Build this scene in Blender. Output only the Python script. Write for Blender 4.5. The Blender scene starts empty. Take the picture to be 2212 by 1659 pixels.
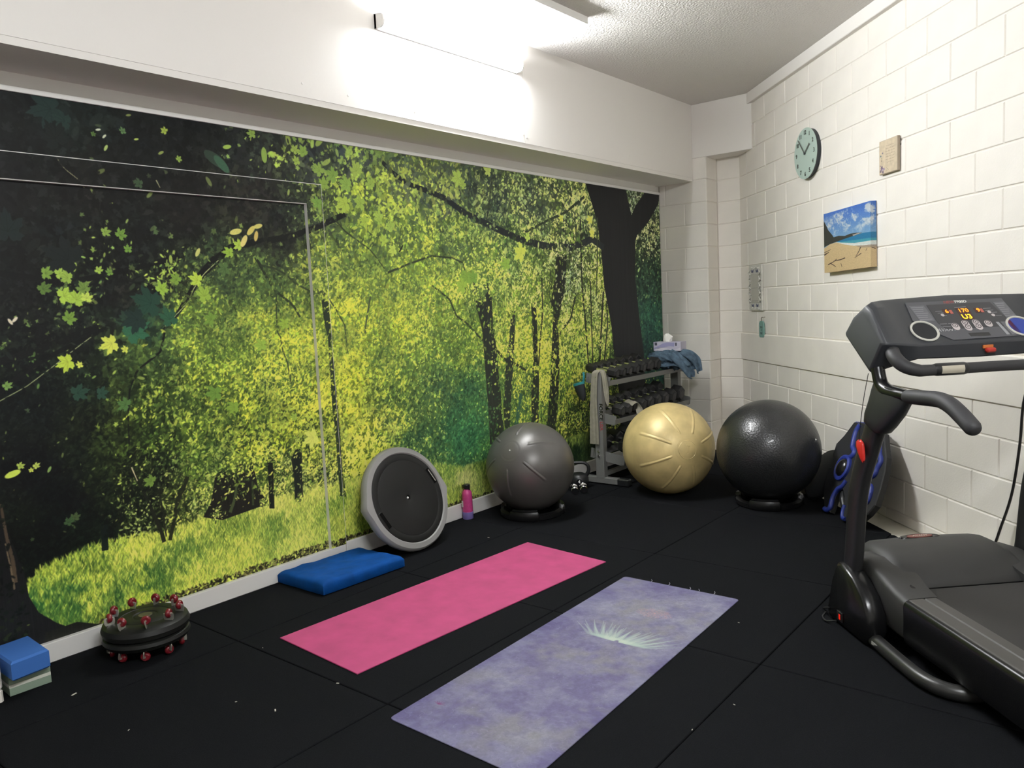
import bpy, math, random
import numpy as np
from mathutils import Vector, Matrix
C = bpy.context.scene.collection
SC = bpy.context.scene
PI = math.pi
random.seed(7); RNG = np.random.default_rng(7)

# ------------------------------------------------------------------ camera, world, exposure
def cam_setup():
    yaw, pitch, roll = math.radians(39.3475), math.radians(-5.7675), math.radians(-2.7572)
    f = Vector((-math.sin(yaw)*math.cos(pitch), math.cos(yaw)*math.cos(pitch), math.sin(pitch)))
    r = Vector((math.cos(yaw), math.sin(yaw), 0)); u = r.cross(f)
    r2 = r*math.cos(roll)+u*math.sin(roll); u2 = -r*math.sin(roll)+u*math.cos(roll)
    cd = bpy.data.cameras.new('camera'); co = bpy.data.objects.new('camera', cd); C.objects.link(co)
    m = Matrix((r2, u2, -f)).transposed().to_4x4(); m.translation = Vector((0, 0, 1.5)); co.matrix_world = m
    cd.sensor_width = 36; cd.lens = 36*1690.8/2212; cd.clip_start = .02
    SC.camera = co
cam_setup()
SC.view_settings.view_transform = 'Standard'; SC.view_settings.look = 'None'
SC.view_settings.gamma = 1; SC.view_settings.use_curve_mapping = False
SC.view_settings.exposure = 0.1
LAMP = 235.0         # wall batten tube emission
LAMP2 = 300.0         # second batten, behind the camera
w = bpy.data.worlds.new('world'); SC.world = w; w.use_nodes = True
w.node_tree.nodes['Background'].inputs[0].default_value = (.5, .55, .6, 1)
w.node_tree.nodes['Background'].inputs[1].default_value = .15
SC.cycles.max_bounces = 10; SC.cycles.diffuse_bounces = 6; SC.cycles.sample_clamp_indirect = 6

# ------------------------------------------------------------------ materials
def lin(c):
    out = []
    for v in c[:3]:
        v = v/255.
        out.append(v/12.92 if v <= .04045 else ((v+.055)/1.055)**2.4)
    return (*out, 1)
def mat(name, rgb, rough=.6, metal=0, noise=0, nscale=40, bump=0, bscale=200, bdist=.002, coat=0, spec=.5, emit=None, estr=0, sheen=0):
    m = bpy.data.materials.new(name); m.use_nodes = True
    nt = m.node_tree; b = nt.nodes['Principled BSDF']
    b.inputs['Base Color'].default_value = lin(rgb); b.inputs['Roughness'].default_value = rough
    b.inputs['Metallic'].default_value = metal; b.inputs['Specular IOR Level'].default_value = spec
    b.inputs['Coat Weight'].default_value = coat; b.inputs['Coat Roughness'].default_value = .1
    if sheen: b.inputs['Sheen Weight'].default_value = sheen
    if emit: b.inputs['Emission Color'].default_value = lin(emit); b.inputs['Emission Strength'].default_value = estr
    if noise or bump:
        tc = nt.nodes.new('ShaderNodeTexCoord')
    if noise:
        n = nt.nodes.new('ShaderNodeTexNoise'); n.inputs['Scale'].default_value = nscale; n.inputs['Detail'].default_value = 6
        nt.links.new(tc.outputs['Object'], n.inputs['Vector'])
        r = nt.nodes.new('ShaderNodeValToRGB'); a = lin([max(0, v*(1-noise)) for v in rgb]); c = lin([min(255, v*(1+noise)) for v in rgb])
        r.color_ramp.elements[0].position = .3; r.color_ramp.elements[1].position = .7
        r.color_ramp.elements[0].color = a; r.color_ramp.elements[1].color = c
        nt.links.new(n.outputs['Fac'], r.inputs['Fac']); nt.links.new(r.outputs['Color'], b.inputs['Base Color'])
    if bump:
        n = nt.nodes.new('ShaderNodeTexNoise'); n.inputs['Scale'].default_value = bscale; n.inputs['Detail'].default_value = 4
        nt.links.new(tc.outputs['Object'], n.inputs['Vector'])
        bp = nt.nodes.new('ShaderNodeBump'); bp.inputs['Strength'].default_value = bump; bp.inputs['Distance'].default_value = bdist
        nt.links.new(n.outputs['Fac'], bp.inputs['Height']); nt.links.new(bp.outputs['Normal'], b.inputs['Normal'])
    return m
def img_mat(name, arr, rough=.5, spec=.5, uvscale=1):
    """arr: HxWx3 sRGB 0-255, row 0 = bottom; painted here in numpy, used through the UV map"""
    h, w_ = arr.shape[:2]
    im = bpy.data.images.new(name, w_, h); px = np.ones((h, w_, 4), np.float32); px[..., :3] = np.clip(arr, 0, 255)/255.
    im.pixels.foreach_set(px.ravel()); im.update(); im.pack()
    m = bpy.data.materials.new(name); m.use_nodes = True; nt = m.node_tree; b = nt.nodes['Principled BSDF']
    t = nt.nodes.new('ShaderNodeTexImage'); t.image = im; t.extension = 'EXTEND'; t.interpolation = 'Cubic'
    nt.links.new(t.outputs['Color'], b.inputs['Base Color'])
    b.inputs['Roughness'].default_value = rough; b.inputs['Specular IOR Level'].default_value = spec
    return m

# ------------------------------------------------------------------ mesh building
class MB:
    """collects vertices and faces; build() links them as ONE mesh object"""
    def __init__(s): s.v = []; s.f = []; s.mi = []; s.uv = {}
    def add(s, vs, fs, M=None, mi=0):
        o = len(s.v)
        for p in vs:
            p = Vector(p); s.v.append(tuple(M @ p) if M is not None else tuple(p))
        for f in fs: s.f.append(tuple(i+o for i in f)); s.mi.append(mi)
        return s
    def box(s, lo, hi, M=None, ch=0, mi=0):
        x0, y0, z0 = lo; x1, y1, z1 = hi
        if ch <= 0:
            vs = [(x, y, z) for x in (x0, x1) for y in (y0, y1) for z in (z0, z1)]
            fs = [(0, 1, 3, 2), (4, 6, 7, 5), (0, 4, 5, 1), (2, 3, 7, 6), (0, 2, 6, 4), (1, 5, 7, 3)]
            return s.add(vs, fs, M, mi)
        # chamfered box
        c = ch; vs = []; idx = {}
        for ix, x in enumerate((x0, x1)):
            for iy, y in enumerate((y0, y1)):
                for iz, z in enumerate((z0, z1)):
                    sx, sy, sz = (1-2*ix), (1-2*iy), (1-2*iz)
                    for a, p in enumerate(((x, y+sy*c, z+sz*c), (x+sx*c, y, z+sz*c), (x+sx*c, y+sy*c, z))):
                        idx[(ix, iy, iz, a)] = len(vs); vs.append(p)
        fs = []
        g = lambda *k: idx[k]
        for i in (0, 1):
            q = [g(i, 0, 0, 0), g(i, 1, 0, 0), g(i, 1, 1, 0), g(i, 0, 1, 0)]; fs.append(q if i else q[::-1])
            q = [g(0, i, 0, 1), g(0, i, 1, 1), g(1, i, 1, 1), g(1, i, 0, 1)]; fs.append(q if i else q[::-1])
            q = [g(0, 0, i, 2), g(1, 0, i, 2), g(1, 1, i, 2), g(0, 1, i, 2)]; fs.append(q if i else q[::-1])
        for i in (0, 1):
            for j in (0, 1):
                fs.append((g(i, j, 0, 0), g(i, j, 0, 1), g(i, j, 1, 1), g(i, j, 1, 0)))
                fs.append((g(i, 0, j, 0), g(i, 0, j, 2), g(i, 1, j, 2), g(i, 1, j, 0)))
                fs.append((g(0, i, j, 1), g(0, i, j, 2), g(1, i, j, 2), g(1, i, j, 1)))
                for k in (0, 1): fs.append((g(i, j, k, 0), g(i, j, k, 1), g(i, j, k, 2)))
        return s.add(vs, fs, M, mi)
    def loft(s, rings, M=None, cap=True, closed=False, mi=0):
        n = len(rings[0]); vs = [p for r in rings for p in r]; fs = []
        R = len(rings)
        for i in range(R if closed else R-1):
            a = i*n; b = ((i+1) % R)*n
            for j in range(n): fs.append((a+j, a+(j+1) % n, b+(j+1) % n, b+j))
        if cap and not closed: fs.append(tuple(range(n))[::-1]); fs.append(tuple((R-1)*n+j for j in range(n)))
        return s.add(vs, fs, M, mi)
    def prism(s, poly, z0, z1, M=None, ch=0, mi=0):
        if ch:
            cx = sum(p[0] for p in poly)/len(poly); cy = sum(p[1] for p in poly)/len(poly)
            def ins(k):
                out = []
                n = len(poly)
                for i in range(n):
                    p0 = Vector(poly[i-1]); p = Vector(poly[i]); p1 = Vector(poly[(i+1) % n])
                    e0 = (p-p0).normalized(); e1 = (p1-p).normalized()
                    n0 = Vector((-e0.y, e0.x)); n1 = Vector((-e1.y, e1.x)); d = (n0+n1)
                    if d.length < 1e-6: d = n0
                    d = d.normalized(); c_ = max(.35, d.dot(n0))
                    out.append(p+d*(k/c_)*s_)
                return out
            ar = sum(poly[i-1][0]*poly[i][1]-poly[i][0]*poly[i-1][1] for i in range(len(poly)))
            s_ = 1 if ar > 0 else -1
            q = ins(ch)
            rings = [[(*p, z0) for p in q], [(*p, z0+ch) for p in poly], [(*p, z1-ch) for p in poly], [(*p, z1) for p in q]]
        else: rings = [[(*p, z0) for p in poly], [(*p, z1) for p in poly]]
        return s.loft(rings, M, mi=mi)
    def cyl(s, r, z0, z1, n=24, M=None, r2=None, ch=0, mi=0):
        r2 = r if r2 is None else r2
        pr = [(r-ch, z0), (r, z0+ch), (r2, z1-ch), (r2-ch, z1)] if ch else [(r, z0), (r2, z1)]
        return s.loft([[(a*math.cos(t*2*PI/n), a*math.sin(t*2*PI/n), z) for t in range(n)] for a, z in pr], M, mi=mi)
    def lathe(s, prof, n=48, M=None, closed=False, mi=0):
        return s.loft([[(a*math.cos(t*2*PI/n), a*math.sin(t*2*PI/n), z) for t in range(n)] for a, z in prof], M, cap=not closed, closed=closed, mi=mi)
    def tube(s, pts, r, n=12, M=None, closed=False, sub=0, flat=1, up=None, mi=0):
        pts = [Vector(p) for p in pts]; rs = list(r) if isinstance(r, (list, tuple)) else [r]*len(pts)
        if sub: pts, rs = smooth_path(pts, rs, sub, closed)
        R = []; N = len(pts); prev = None
        for i, p in enumerate(pts):
            if closed: t = pts[(i+1) % N]-pts[i-1]
            else: t = pts[min(i+1, N-1)]-pts[max(i-1, 0)]
            t.normalize()
            if prev is None:
                a = Vector(up) if up else (Vector((0, 0, 1)) if abs(t.z) < .9 else Vector((1, 0, 0)))
                x = (a-t*a.dot(t)).normalized()
            else: x = (prev-t*prev.dot(t)).normalized()
            prev = x; y = t.cross(x)
            R.append([tuple(p+x*(rs[i]*math.cos(k*2*PI/n))+y*(rs[i]*flat*math.sin(k*2*PI/n))) for k in range(n)])
        return s.loft(R, M, closed=closed, mi=mi)
    def sphere(s, r, nu=32, nv=16, M=None, sc=(1, 1, 1), z0=-1, z1=1, mi=0):
        rings = []
        for j in range(nv+1):
            t = math.acos(max(-1, min(1, z1)))+(math.acos(max(-1, min(1, z0)))-math.acos(max(-1, min(1, z1))))*j/nv
            t = min(max(t, .001), PI-.001)
            rings.append([(r*sc[0]*math.sin(t)*math.cos(k*2*PI/nu), r*sc[1]*math.sin(t)*math.sin(k*2*PI/nu), r*sc[2]*math.cos(t)) for k in range(nu)])
        return s.loft(rings[::-1], M, mi=mi)
    def build(s, name, m, parent=None, smooth=None, loc=None, bevel=0):
        me = bpy.data.meshes.new(name); me.from_pydata(s.v, [], s.f)
        ms = m if isinstance(m, (list, tuple)) else [m]
        for q in ms: me.materials.append(q)
        if len(ms) > 1: me.polygons.foreach_set('material_index', s.mi)
        me.validate(); me.update()
        import bmesh
        bm = bmesh.new(); bm.from_mesh(me); bmesh.ops.recalc_face_normals(bm, faces=bm.faces); bm.to_mesh(me); bm.free()
        if smooth:
            me.polygons.foreach_set('use_smooth', [True]*len(me.polygons)); me.set_sharp_from_angle(angle=math.radians(smooth))
        o = bpy.data.objects.new(name, me); C.objects.link(o)
        if parent: o.parent = parent
        if loc: o.location = loc
        if bevel:
            b = o.modifiers.new('bevel', 'BEVEL'); b.width = bevel; b.segments = 2; b.limit_method = 'ANGLE'; b.angle_limit = math.radians(30)
            me.polygons.foreach_set('use_smooth', [True]*len(me.polygons)); me.set_sharp_from_angle(angle=math.radians(40))
        return o
def smooth_path(pts, rs, sub, closed=False):
    out = []; ro = []; N = len(pts)
    rng = range(N if closed else N-1)
    for i in rng:
        if closed: p0, p1, p2, p3 = pts[i-1], pts[i], pts[(i+1) % N], pts[(i+2) % N]; r1, r2 = rs[i], rs[(i+1) % N]
        else: p0, p1, p2, p3 = pts[max(i-1, 0)], pts[i], pts[i+1], pts[min(i+2, N-1)]; r1, r2 = rs[i], rs[i+1]
        for k in range(sub):
            t = k/sub
            out.append(.5*((2*p1)+(-p0+p2)*t+(2*p0-5*p1+4*p2-p3)*t*t+(-p0+3*p1-3*p2+p3)*t**3)); ro.append(r1+(r2-r1)*t)
    if not closed: out.append(pts[-1]); ro.append(rs[-1])
    return out, ro
def T(x=0, y=0, z=0): return Matrix.Translation((x, y, z))
def RX(a): return Matrix.Rotation(a, 4, 'X')
def RY(a): return Matrix.Rotation(a, 4, 'Y')
def RZ(a): return Matrix.Rotation(a, 4, 'Z')
def tag(o, label, cat, group=None, kind=None):
    o['label'] = label; o['category'] = cat
    if group: o['group'] = group
    if kind: o['kind'] = kind
    return o
def thing(name, label, cat, loc=(0, 0, 0), rot=(0, 0, 0), group=None):
    o = bpy.data.objects.new(name, None); C.objects.link(o); o.empty_display_size = .05
    o.location = loc; o.rotation_euler = rot; return tag(o, label, cat, group)
def struct(o): o['kind'] = 'structure'; return o
def text(name, s, size, M, m, parent, ext=.0006, align='CENTER', bold=0, shear=0):
    cu = bpy.data.curves.new(name, 'FONT'); cu.body = s; cu.size = size; cu.extrude = ext; cu.align_x = align; cu.align_y = 'CENTER'; cu.offset = bold; cu.shear = shear
    o = bpy.data.objects.new(name, cu); C.objects.link(o)
    dg = bpy.context.evaluated_depsgraph_get(); me = bpy.data.meshes.new_from_object(o.evaluated_get(dg))
    bpy.data.objects.remove(o); me.transform(M); me.materials.clear(); me.materials.append(m); me.name = name
    q = bpy.data.objects.new(name, me); C.objects.link(q); q.parent = parent
    return q
def copy_tree(o, parent=None):
    c = o.copy(); C.objects.link(c)
    if parent is not None: c.parent = parent
    for ch in list(o.children): copy_tree(ch, c)
    return c
# ------------------------------------------------------------------ numpy painter for the flat prints
MF=[(1.331,2.442,(30,38,40),(42,50,50),(90,110,90),0.5,0.01,0.0506),(1.552,2.457,(35,50,48),(45,66,60),(90,110,80),0.4,0.02,0.049),(2.016,2.418,(36,44,46),(48,56,56),(150,170,90),0.5,0.04,0.0406),(2.531,2.389,(50,56,58),(66,76,70),(160,190,90),0.5,0.1,0.0398),(2.93,2.409,(66,74,78),(84,98,80),(165,195,95),0.4,0.35,0.0533),(3.205,2.412,(70,80,86),(90,110,80),(170,200,100),0.35,0.4,0.0502),(1.311,2.073,(36,36,40),(44,48,50),(90,110,80),0.5,0.02,0.0471),(1.656,2.099,(38,38,40),(46,50,50),(120,140,80),0.5,0.03,0.0423),(2.103,2.065,(44,42,44),(52,54,52),(110,130,80),0.6,0.02,0.0464),(2.534,2.117,(52,50,52),(60,64,58),(110,140,80),0.6,0.04,0.0452),(2.639,1.971,(42,44,44),(52,62,48),(120,140,80),0.5,0.05,0.0308),(1.284,1.798,(30,34,36),(44,56,54),(110,140,80),0.5,0.03,0.0473),(1.48,1.923,(34,36,38),(44,56,54),(110,150,80),0.5,0.05,0.0451),(1.698,1.89,(36,42,38),(50,62,50),(170,200,90),0.45,0.16,0.028),(1.847,1.85,(36,40,40),(46,56,52),(120,150,80),0.5,0.06,0.04),(1.34,1.638,(28,30,34),(44,50,48),(120,150,80),0.6,0.06,0.0241),(1.53,1.634,(32,36,36),(60,90,52),(170,200,90),0.45,0.25,0.0314),(1.737,1.63,(34,36,38),(46,50,48),(150,180,80),0.6,0.06,0.0262),(1.905,1.739,(34,38,36),(56,80,48),(175,200,90),0.45,0.22,0.0248),(1.322,1.458,(26,28,32),(44,56,44),(150,175,90),0.6,0.12,0.0221),(1.553,1.464,(30,34,36),(48,62,50),(150,180,90),0.55,0.12,0.0233),(1.813,1.494,(40,64,52),(52,92,68),(120,160,80),0.3,0.04,0.0491),(1.308,1.317,(22,26,30),(40,54,42),(110,150,70),0.6,0.1,0.0282),(1.531,1.231,(24,32,30),(40,58,44),(110,140,70),0.5,0.06,0.0255),(1.288,1.115,(18,26,28),(34,44,40),(110,130,80),0.5,0.03,0.0222),(1.51,1.019,(22,30,26),(38,50,36),(120,140,80),0.5,0.05,0.0192),(1.265,0.892,(18,22,26),(26,32,34),(150,170,70),0.6,0.04,0.0182),(1.419,0.712,(16,22,24),(24,32,30),(100,120,70),0.6,0.03,0.019),(1.231,0.547,(14,20,20),(22,32,26),(80,100,60),0.6,0.02,0.0183),(1.504,0.538,(14,24,20),(26,42,30),(120,140,80),0.6,0.05,0.0173),(1.697,1.213,(48,66,38),(70,90,46),(150,170,80),0.4,0.08,0.022),(1.629,0.956,(40,54,32),(72,92,44),(150,170,80),0.4,0.08,0.0197),(1.566,0.745,(28,38,28),(50,66,36),(140,160,80),0.5,0.09,0.0174),(1.746,0.799,(24,32,26),(60,80,40),(160,180,90),0.45,0.15,0.0158),(1.842,1.082,(50,72,36),(90,116,48),(186,200,80),0.35,0.22,0.0182),(1.8,1.36,(70,96,52),(104,132,60),(180,195,80),0.35,0.12,0.0179),(2.048,1.483,(84,112,56),(118,146,64),(190,204,84),0.3,0.18,0.0164),(1.824,0.9,(40,58,32),(80,108,46),(180,200,90),0.4,0.16,0.0182),(1.726,0.596,(22,32,24),(58,76,38),(170,184,100),0.45,0.22,0.0136),(1.959,0.541,(40,52,30),(96,116,50),(196,200,100),0.4,0.32,0.0142),(1.803,0.672,(24,30,24),(66,84,40),(180,190,100),0.45,0.25,0.0137),(2.222,1.715,(70,96,60),(100,126,64),(170,190,84),0.35,0.14,0.0168),(2.253,1.472,(90,118,56),(124,150,64),(196,208,84),0.3,0.22,0.017),(2.493,1.664,(80,108,62),(110,138,66),(180,196,84),0.35,0.12,0.0202),(2.474,1.462,(100,128,60),(146,168,64),(206,212,84),0.25,0.4,0.0177),(2.644,1.348,(104,132,60),(150,172,60),(206,214,80),0.25,0.45,0.0183),(2.288,1.273,(84,112,50),(120,150,58),(196,210,80),0.3,0.28,0.0172),(2.564,1.145,(60,88,50),(120,148,58),(200,210,84),0.35,0.3,0.0182),(2.212,1.033,(70,94,44),(120,148,54),(196,206,76),0.35,0.3,0.0196),(2.053,1.006,(56,80,40),(100,128,50),(180,196,80),0.4,0.2,0.019),(2.428,0.953,(60,84,40),(140,164,54),(204,214,74),0.3,0.42,0.0204),(2.304,0.844,(46,66,36),(110,136,46),(196,206,76),0.35,0.35,0.02),(2.081,0.759,(56,84,40),(98,126,48),(180,200,84),0.35,0.25,0.0169),(2.601,0.875,(60,80,36),(156,176,54),(206,216,76),0.25,0.5,0.0211),(2.781,0.738,(56,76,36),(140,160,54),(206,216,80),0.3,0.45,0.0218),(2.577,0.611,(40,60,34),(120,146,60),(210,214,110),0.35,0.4,0.0159),(2.833,0.561,(40,56,34),(110,136,56),(206,212,100),0.35,0.4,0.0166),(2.063,0.566,(60,84,44),(120,144,60),(200,206,110),0.35,0.35,0.0145),(2.944,1.822,(90,114,66),(124,150,66),(196,206,90),0.3,0.3,0.0245),(2.966,2.066,(70,82,68),(104,128,62),(176,200,84),0.4,0.3,0.0271),(2.772,2.081,(54,64,56),(74,90,62),(170,190,110),0.5,0.1,0.021),(3.258,2.194,(80,98,72),(120,148,64),(184,206,84),0.35,0.45,0.0453),(3.236,1.939,(84,106,66),(118,148,62),(186,206,80),0.3,0.38,0.0369),(3.659,2.313,(84,98,86),(110,130,80),(180,200,96),0.4,0.3,0.042),(4.005,2.28,(80,92,84),(100,120,76),(180,196,100),0.45,0.25,0.0379),(3.634,2.012,(80,104,66),(112,142,62),(186,206,90),0.35,0.3,0.0362),(4.078,2.031,(76,98,66),(104,134,62),(186,204,96),0.4,0.28,0.0321),(4.499,2.318,(62,74,70),(86,104,70),(180,196,120),0.45,0.2,0.0338),(5.002,2.285,(60,72,66),(86,106,64),(184,200,130),0.45,0.25,0.0325),(5.511,2.281,(56,66,60),(90,112,62),(190,202,130),0.4,0.3,0.0384),(5.566,2.092,(56,66,52),(106,132,60),(200,212,130),0.35,0.4,0.0427),(3.291,1.711,(104,130,68),(140,166,66),(200,212,84),0.25,0.35,0.0231),(3.693,1.71,(96,124,66),(134,160,64),(200,212,86),0.3,0.35,0.0245),(3.119,1.43,(110,136,60),(156,178,62),(210,216,80),0.2,0.5,0.0198),(3.501,1.411,(110,136,60),(158,180,62),(210,216,84),0.2,0.5,0.021),(3.943,1.518,(96,124,60),(140,166,62),(206,212,100),0.3,0.4,0.0224),(3.323,1.184,(90,118,58),(130,158,60),(200,210,80),0.3,0.32,0.0235),(3.642,1.095,(80,110,58),(112,142,60),(190,204,90),0.35,0.2,0.0247),(3.09,1.09,(104,126,46),(176,192,58),(214,220,80),0.18,0.6,0.0227),(3.07,0.862,(96,116,42),(176,190,58),(214,220,80),0.2,0.6,0.0256),(3.162,0.643,(80,100,40),(166,180,60),(212,218,90),0.25,0.55,0.0262),(3.324,0.736,(70,92,50),(140,160,60),(204,212,90),0.3,0.4,0.0238),(3.46,0.929,(66,96,54),(104,134,58),(186,204,80),0.35,0.22,0.0242),(3.616,0.785,(60,92,56),(90,122,60),(180,196,90),0.35,0.18,0.0217),(3.806,0.951,(58,92,62),(84,118,64),(180,200,90),0.35,0.15,0.0222),(4.106,1.183,(80,110,54),(120,150,58),(196,208,90),0.3,0.3,0.0231),(4.129,0.847,(44,86,58),(66,112,66),(150,180,90),0.35,0.12,0.0233),(4.061,0.621,(36,84,60),(54,108,72),(120,170,100),0.35,0.08,0.0199),(3.6,0.598,(44,80,56),(80,116,64),(170,190,90),0.35,0.18,0.0187),(4.452,1.707,(84,110,62),(120,150,62),(200,212,100),0.35,0.35,0.0307),(4.68,1.847,(70,94,60),(104,136,60),(196,210,110),0.35,0.3,0.0315),(4.835,1.634,(76,100,54),(120,146,58),(206,214,120),0.35,0.35,0.0251),(4.532,1.36,(86,112,54),(140,164,58),(206,214,100),0.3,0.4,0.0243),(4.803,1.203,(86,110,50),(150,170,56),(208,216,90),0.25,0.45,0.0253),(5.397,1.627,(56,70,44),(120,142,56),(214,222,150),0.35,0.35,0.023),(5.544,1.781,(52,64,44),(110,132,56),(216,224,160),0.4,0.3,0.0234),(5.887,1.539,(60,76,40),(130,150,54),(214,222,130),0.35,0.35,0.0244),(5.511,1.312,(70,90,44),(140,160,56),(210,216,110),0.3,0.4,0.0235),(5.048,1.261,(80,100,46),(150,170,56),(208,216,90),0.3,0.4,0.026),(5.564,1.072,(66,90,44),(124,150,54),(200,210,90),0.35,0.35,0.0278),(5.026,0.963,(70,92,46),(140,160,56),(206,212,80),0.3,0.4,0.0261),(4.77,0.768,(50,80,52),(84,112,56),(190,200,80),0.35,0.25,0.0218),(5.404,0.769,(56,78,42),(110,136,52),(196,206,80),0.35,0.3,0.0274),(5.525,0.514,(36,52,32),(90,112,46),(190,200,84),0.4,0.3,0.024),(5.379,0.416,(34,48,30),(84,104,44),(186,196,84),0.4,0.28,0.0236),(6.226,0.719,(40,54,36),(80,104,46),(186,196,84),0.4,0.25,0.0258),(6.046,0.441,(30,40,28),(70,90,40),(180,190,84),0.4,0.25,0.0254),(6.715,2.401,(50,60,50),(96,116,70),(196,206,170),0.4,0.3,0.0306),(6.828,2.055,(34,42,36),(60,76,48),(196,204,150),0.5,0.2,0.0311),(6.852,1.698,(26,44,38),(48,78,60),(120,150,100),0.4,0.1,0.0359),(6.824,1.248,(24,54,52),(38,80,70),(80,120,80),0.35,0.05,0.0316),(6.848,0.881,(20,48,48),(34,72,62),(170,190,80),0.35,0.08,0.032)]
MG=[(1.251,0.372,(90,120,50),(150,170,60),(200,206,84),0.2,0.35),(1.447,0.377,(60,92,42),(130,156,58),(196,204,84),0.3,0.3),(1.239,0.248,(40,90,46),(84,124,56),(150,180,80),0.35,0.15),(1.474,0.235,(110,136,50),(166,182,66),(208,210,90),0.2,0.4),(1.328,0.185,(60,100,48),(90,128,54),(180,196,80),0.3,0.2),(1.391,0.218,(36,80,46),(60,104,52),(130,160,70),0.35,0.1),(1.573,0.157,(44,84,46),(70,112,52),(160,180,80),0.35,0.15),(1.759,0.213,(44,84,44),(72,112,50),(150,174,74),0.35,0.15),(1.705,0.37,(120,140,50),(178,190,70),(210,212,96),0.15,0.45),(1.95,0.446,(120,140,50),(180,190,74),(214,214,100),0.15,0.5),(1.936,0.304,(60,98,46),(100,134,56),(180,194,84),0.3,0.2),(1.683,0.143,(100,130,50),(160,176,62),(200,206,84),0.2,0.35),(1.974,0.17,(110,138,52),(170,182,70),(208,210,96),0.15,0.4),(1.566,0.09,(70,90,40),(140,156,60),(196,200,84),0.3,0.35),(2.203,0.356,(70,106,46),(124,150,58),(190,200,84),0.25,0.25),(2.246,0.216,(120,144,54),(176,188,72),(210,212,98),0.15,0.4),(2.498,0.414,(130,150,56),(188,196,84),(216,216,110),0.12,0.5),(2.486,0.282,(66,106,46),(110,142,56),(180,194,80),0.25,0.2),(2.601,0.17,(130,150,56),(184,192,80),(212,214,104),0.15,0.4),(2.823,0.45,(120,140,50),(186,194,80),(216,216,110),0.15,0.5),(2.881,0.323,(70,110,46),(120,150,58),(186,198,84),0.25,0.25),(2.942,0.222,(120,140,50),(170,182,70),(208,210,100),0.2,0.35),(3.102,0.389,(130,150,56),(180,190,80),(212,214,108),0.15,0.4),(3.121,0.177,(60,90,36),(120,146,50),(180,190,80),0.3,0.2),(3.945,0.374,(60,100,50),(120,150,64),(190,200,96),0.3,0.25),(4.241,0.351,(50,80,40),(96,124,50),(170,184,84),0.35,0.2),(4.032,0.255,(130,140,80),(164,170,98),(190,192,124),0.2,0.3),(4.279,0.169,(80,100,50),(130,146,70),(176,184,96),0.3,0.25),(3.973,0.132,(70,100,44),(130,150,60),(180,190,84),0.3,0.25),(5.433,0.207,(20,36,24),(30,52,30),(90,120,60),0.5,0.04),(5.871,0.17,(18,30,22),(26,44,28),(70,100,50),0.5,0.03),(5.442,0.326,(80,100,50),(120,140,60),(180,190,90),0.4,0.2)]
MB_=[(1.203,0.356),(1.274,0.418),(1.496,0.462),(1.713,0.46),(1.874,0.423),(2.053,0.464),(2.215,0.481),(2.384,0.472),(2.627,0.465),(2.824,0.464),(2.981,0.459),(3.147,0.469),(3.503,0.453),(3.808,0.416),(4.039,0.348),(4.241,0.351),(4.4,0.349),(4.857,0.329),(5.443,0.346),(5.805,0.329),(6.9,0.179)]
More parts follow.
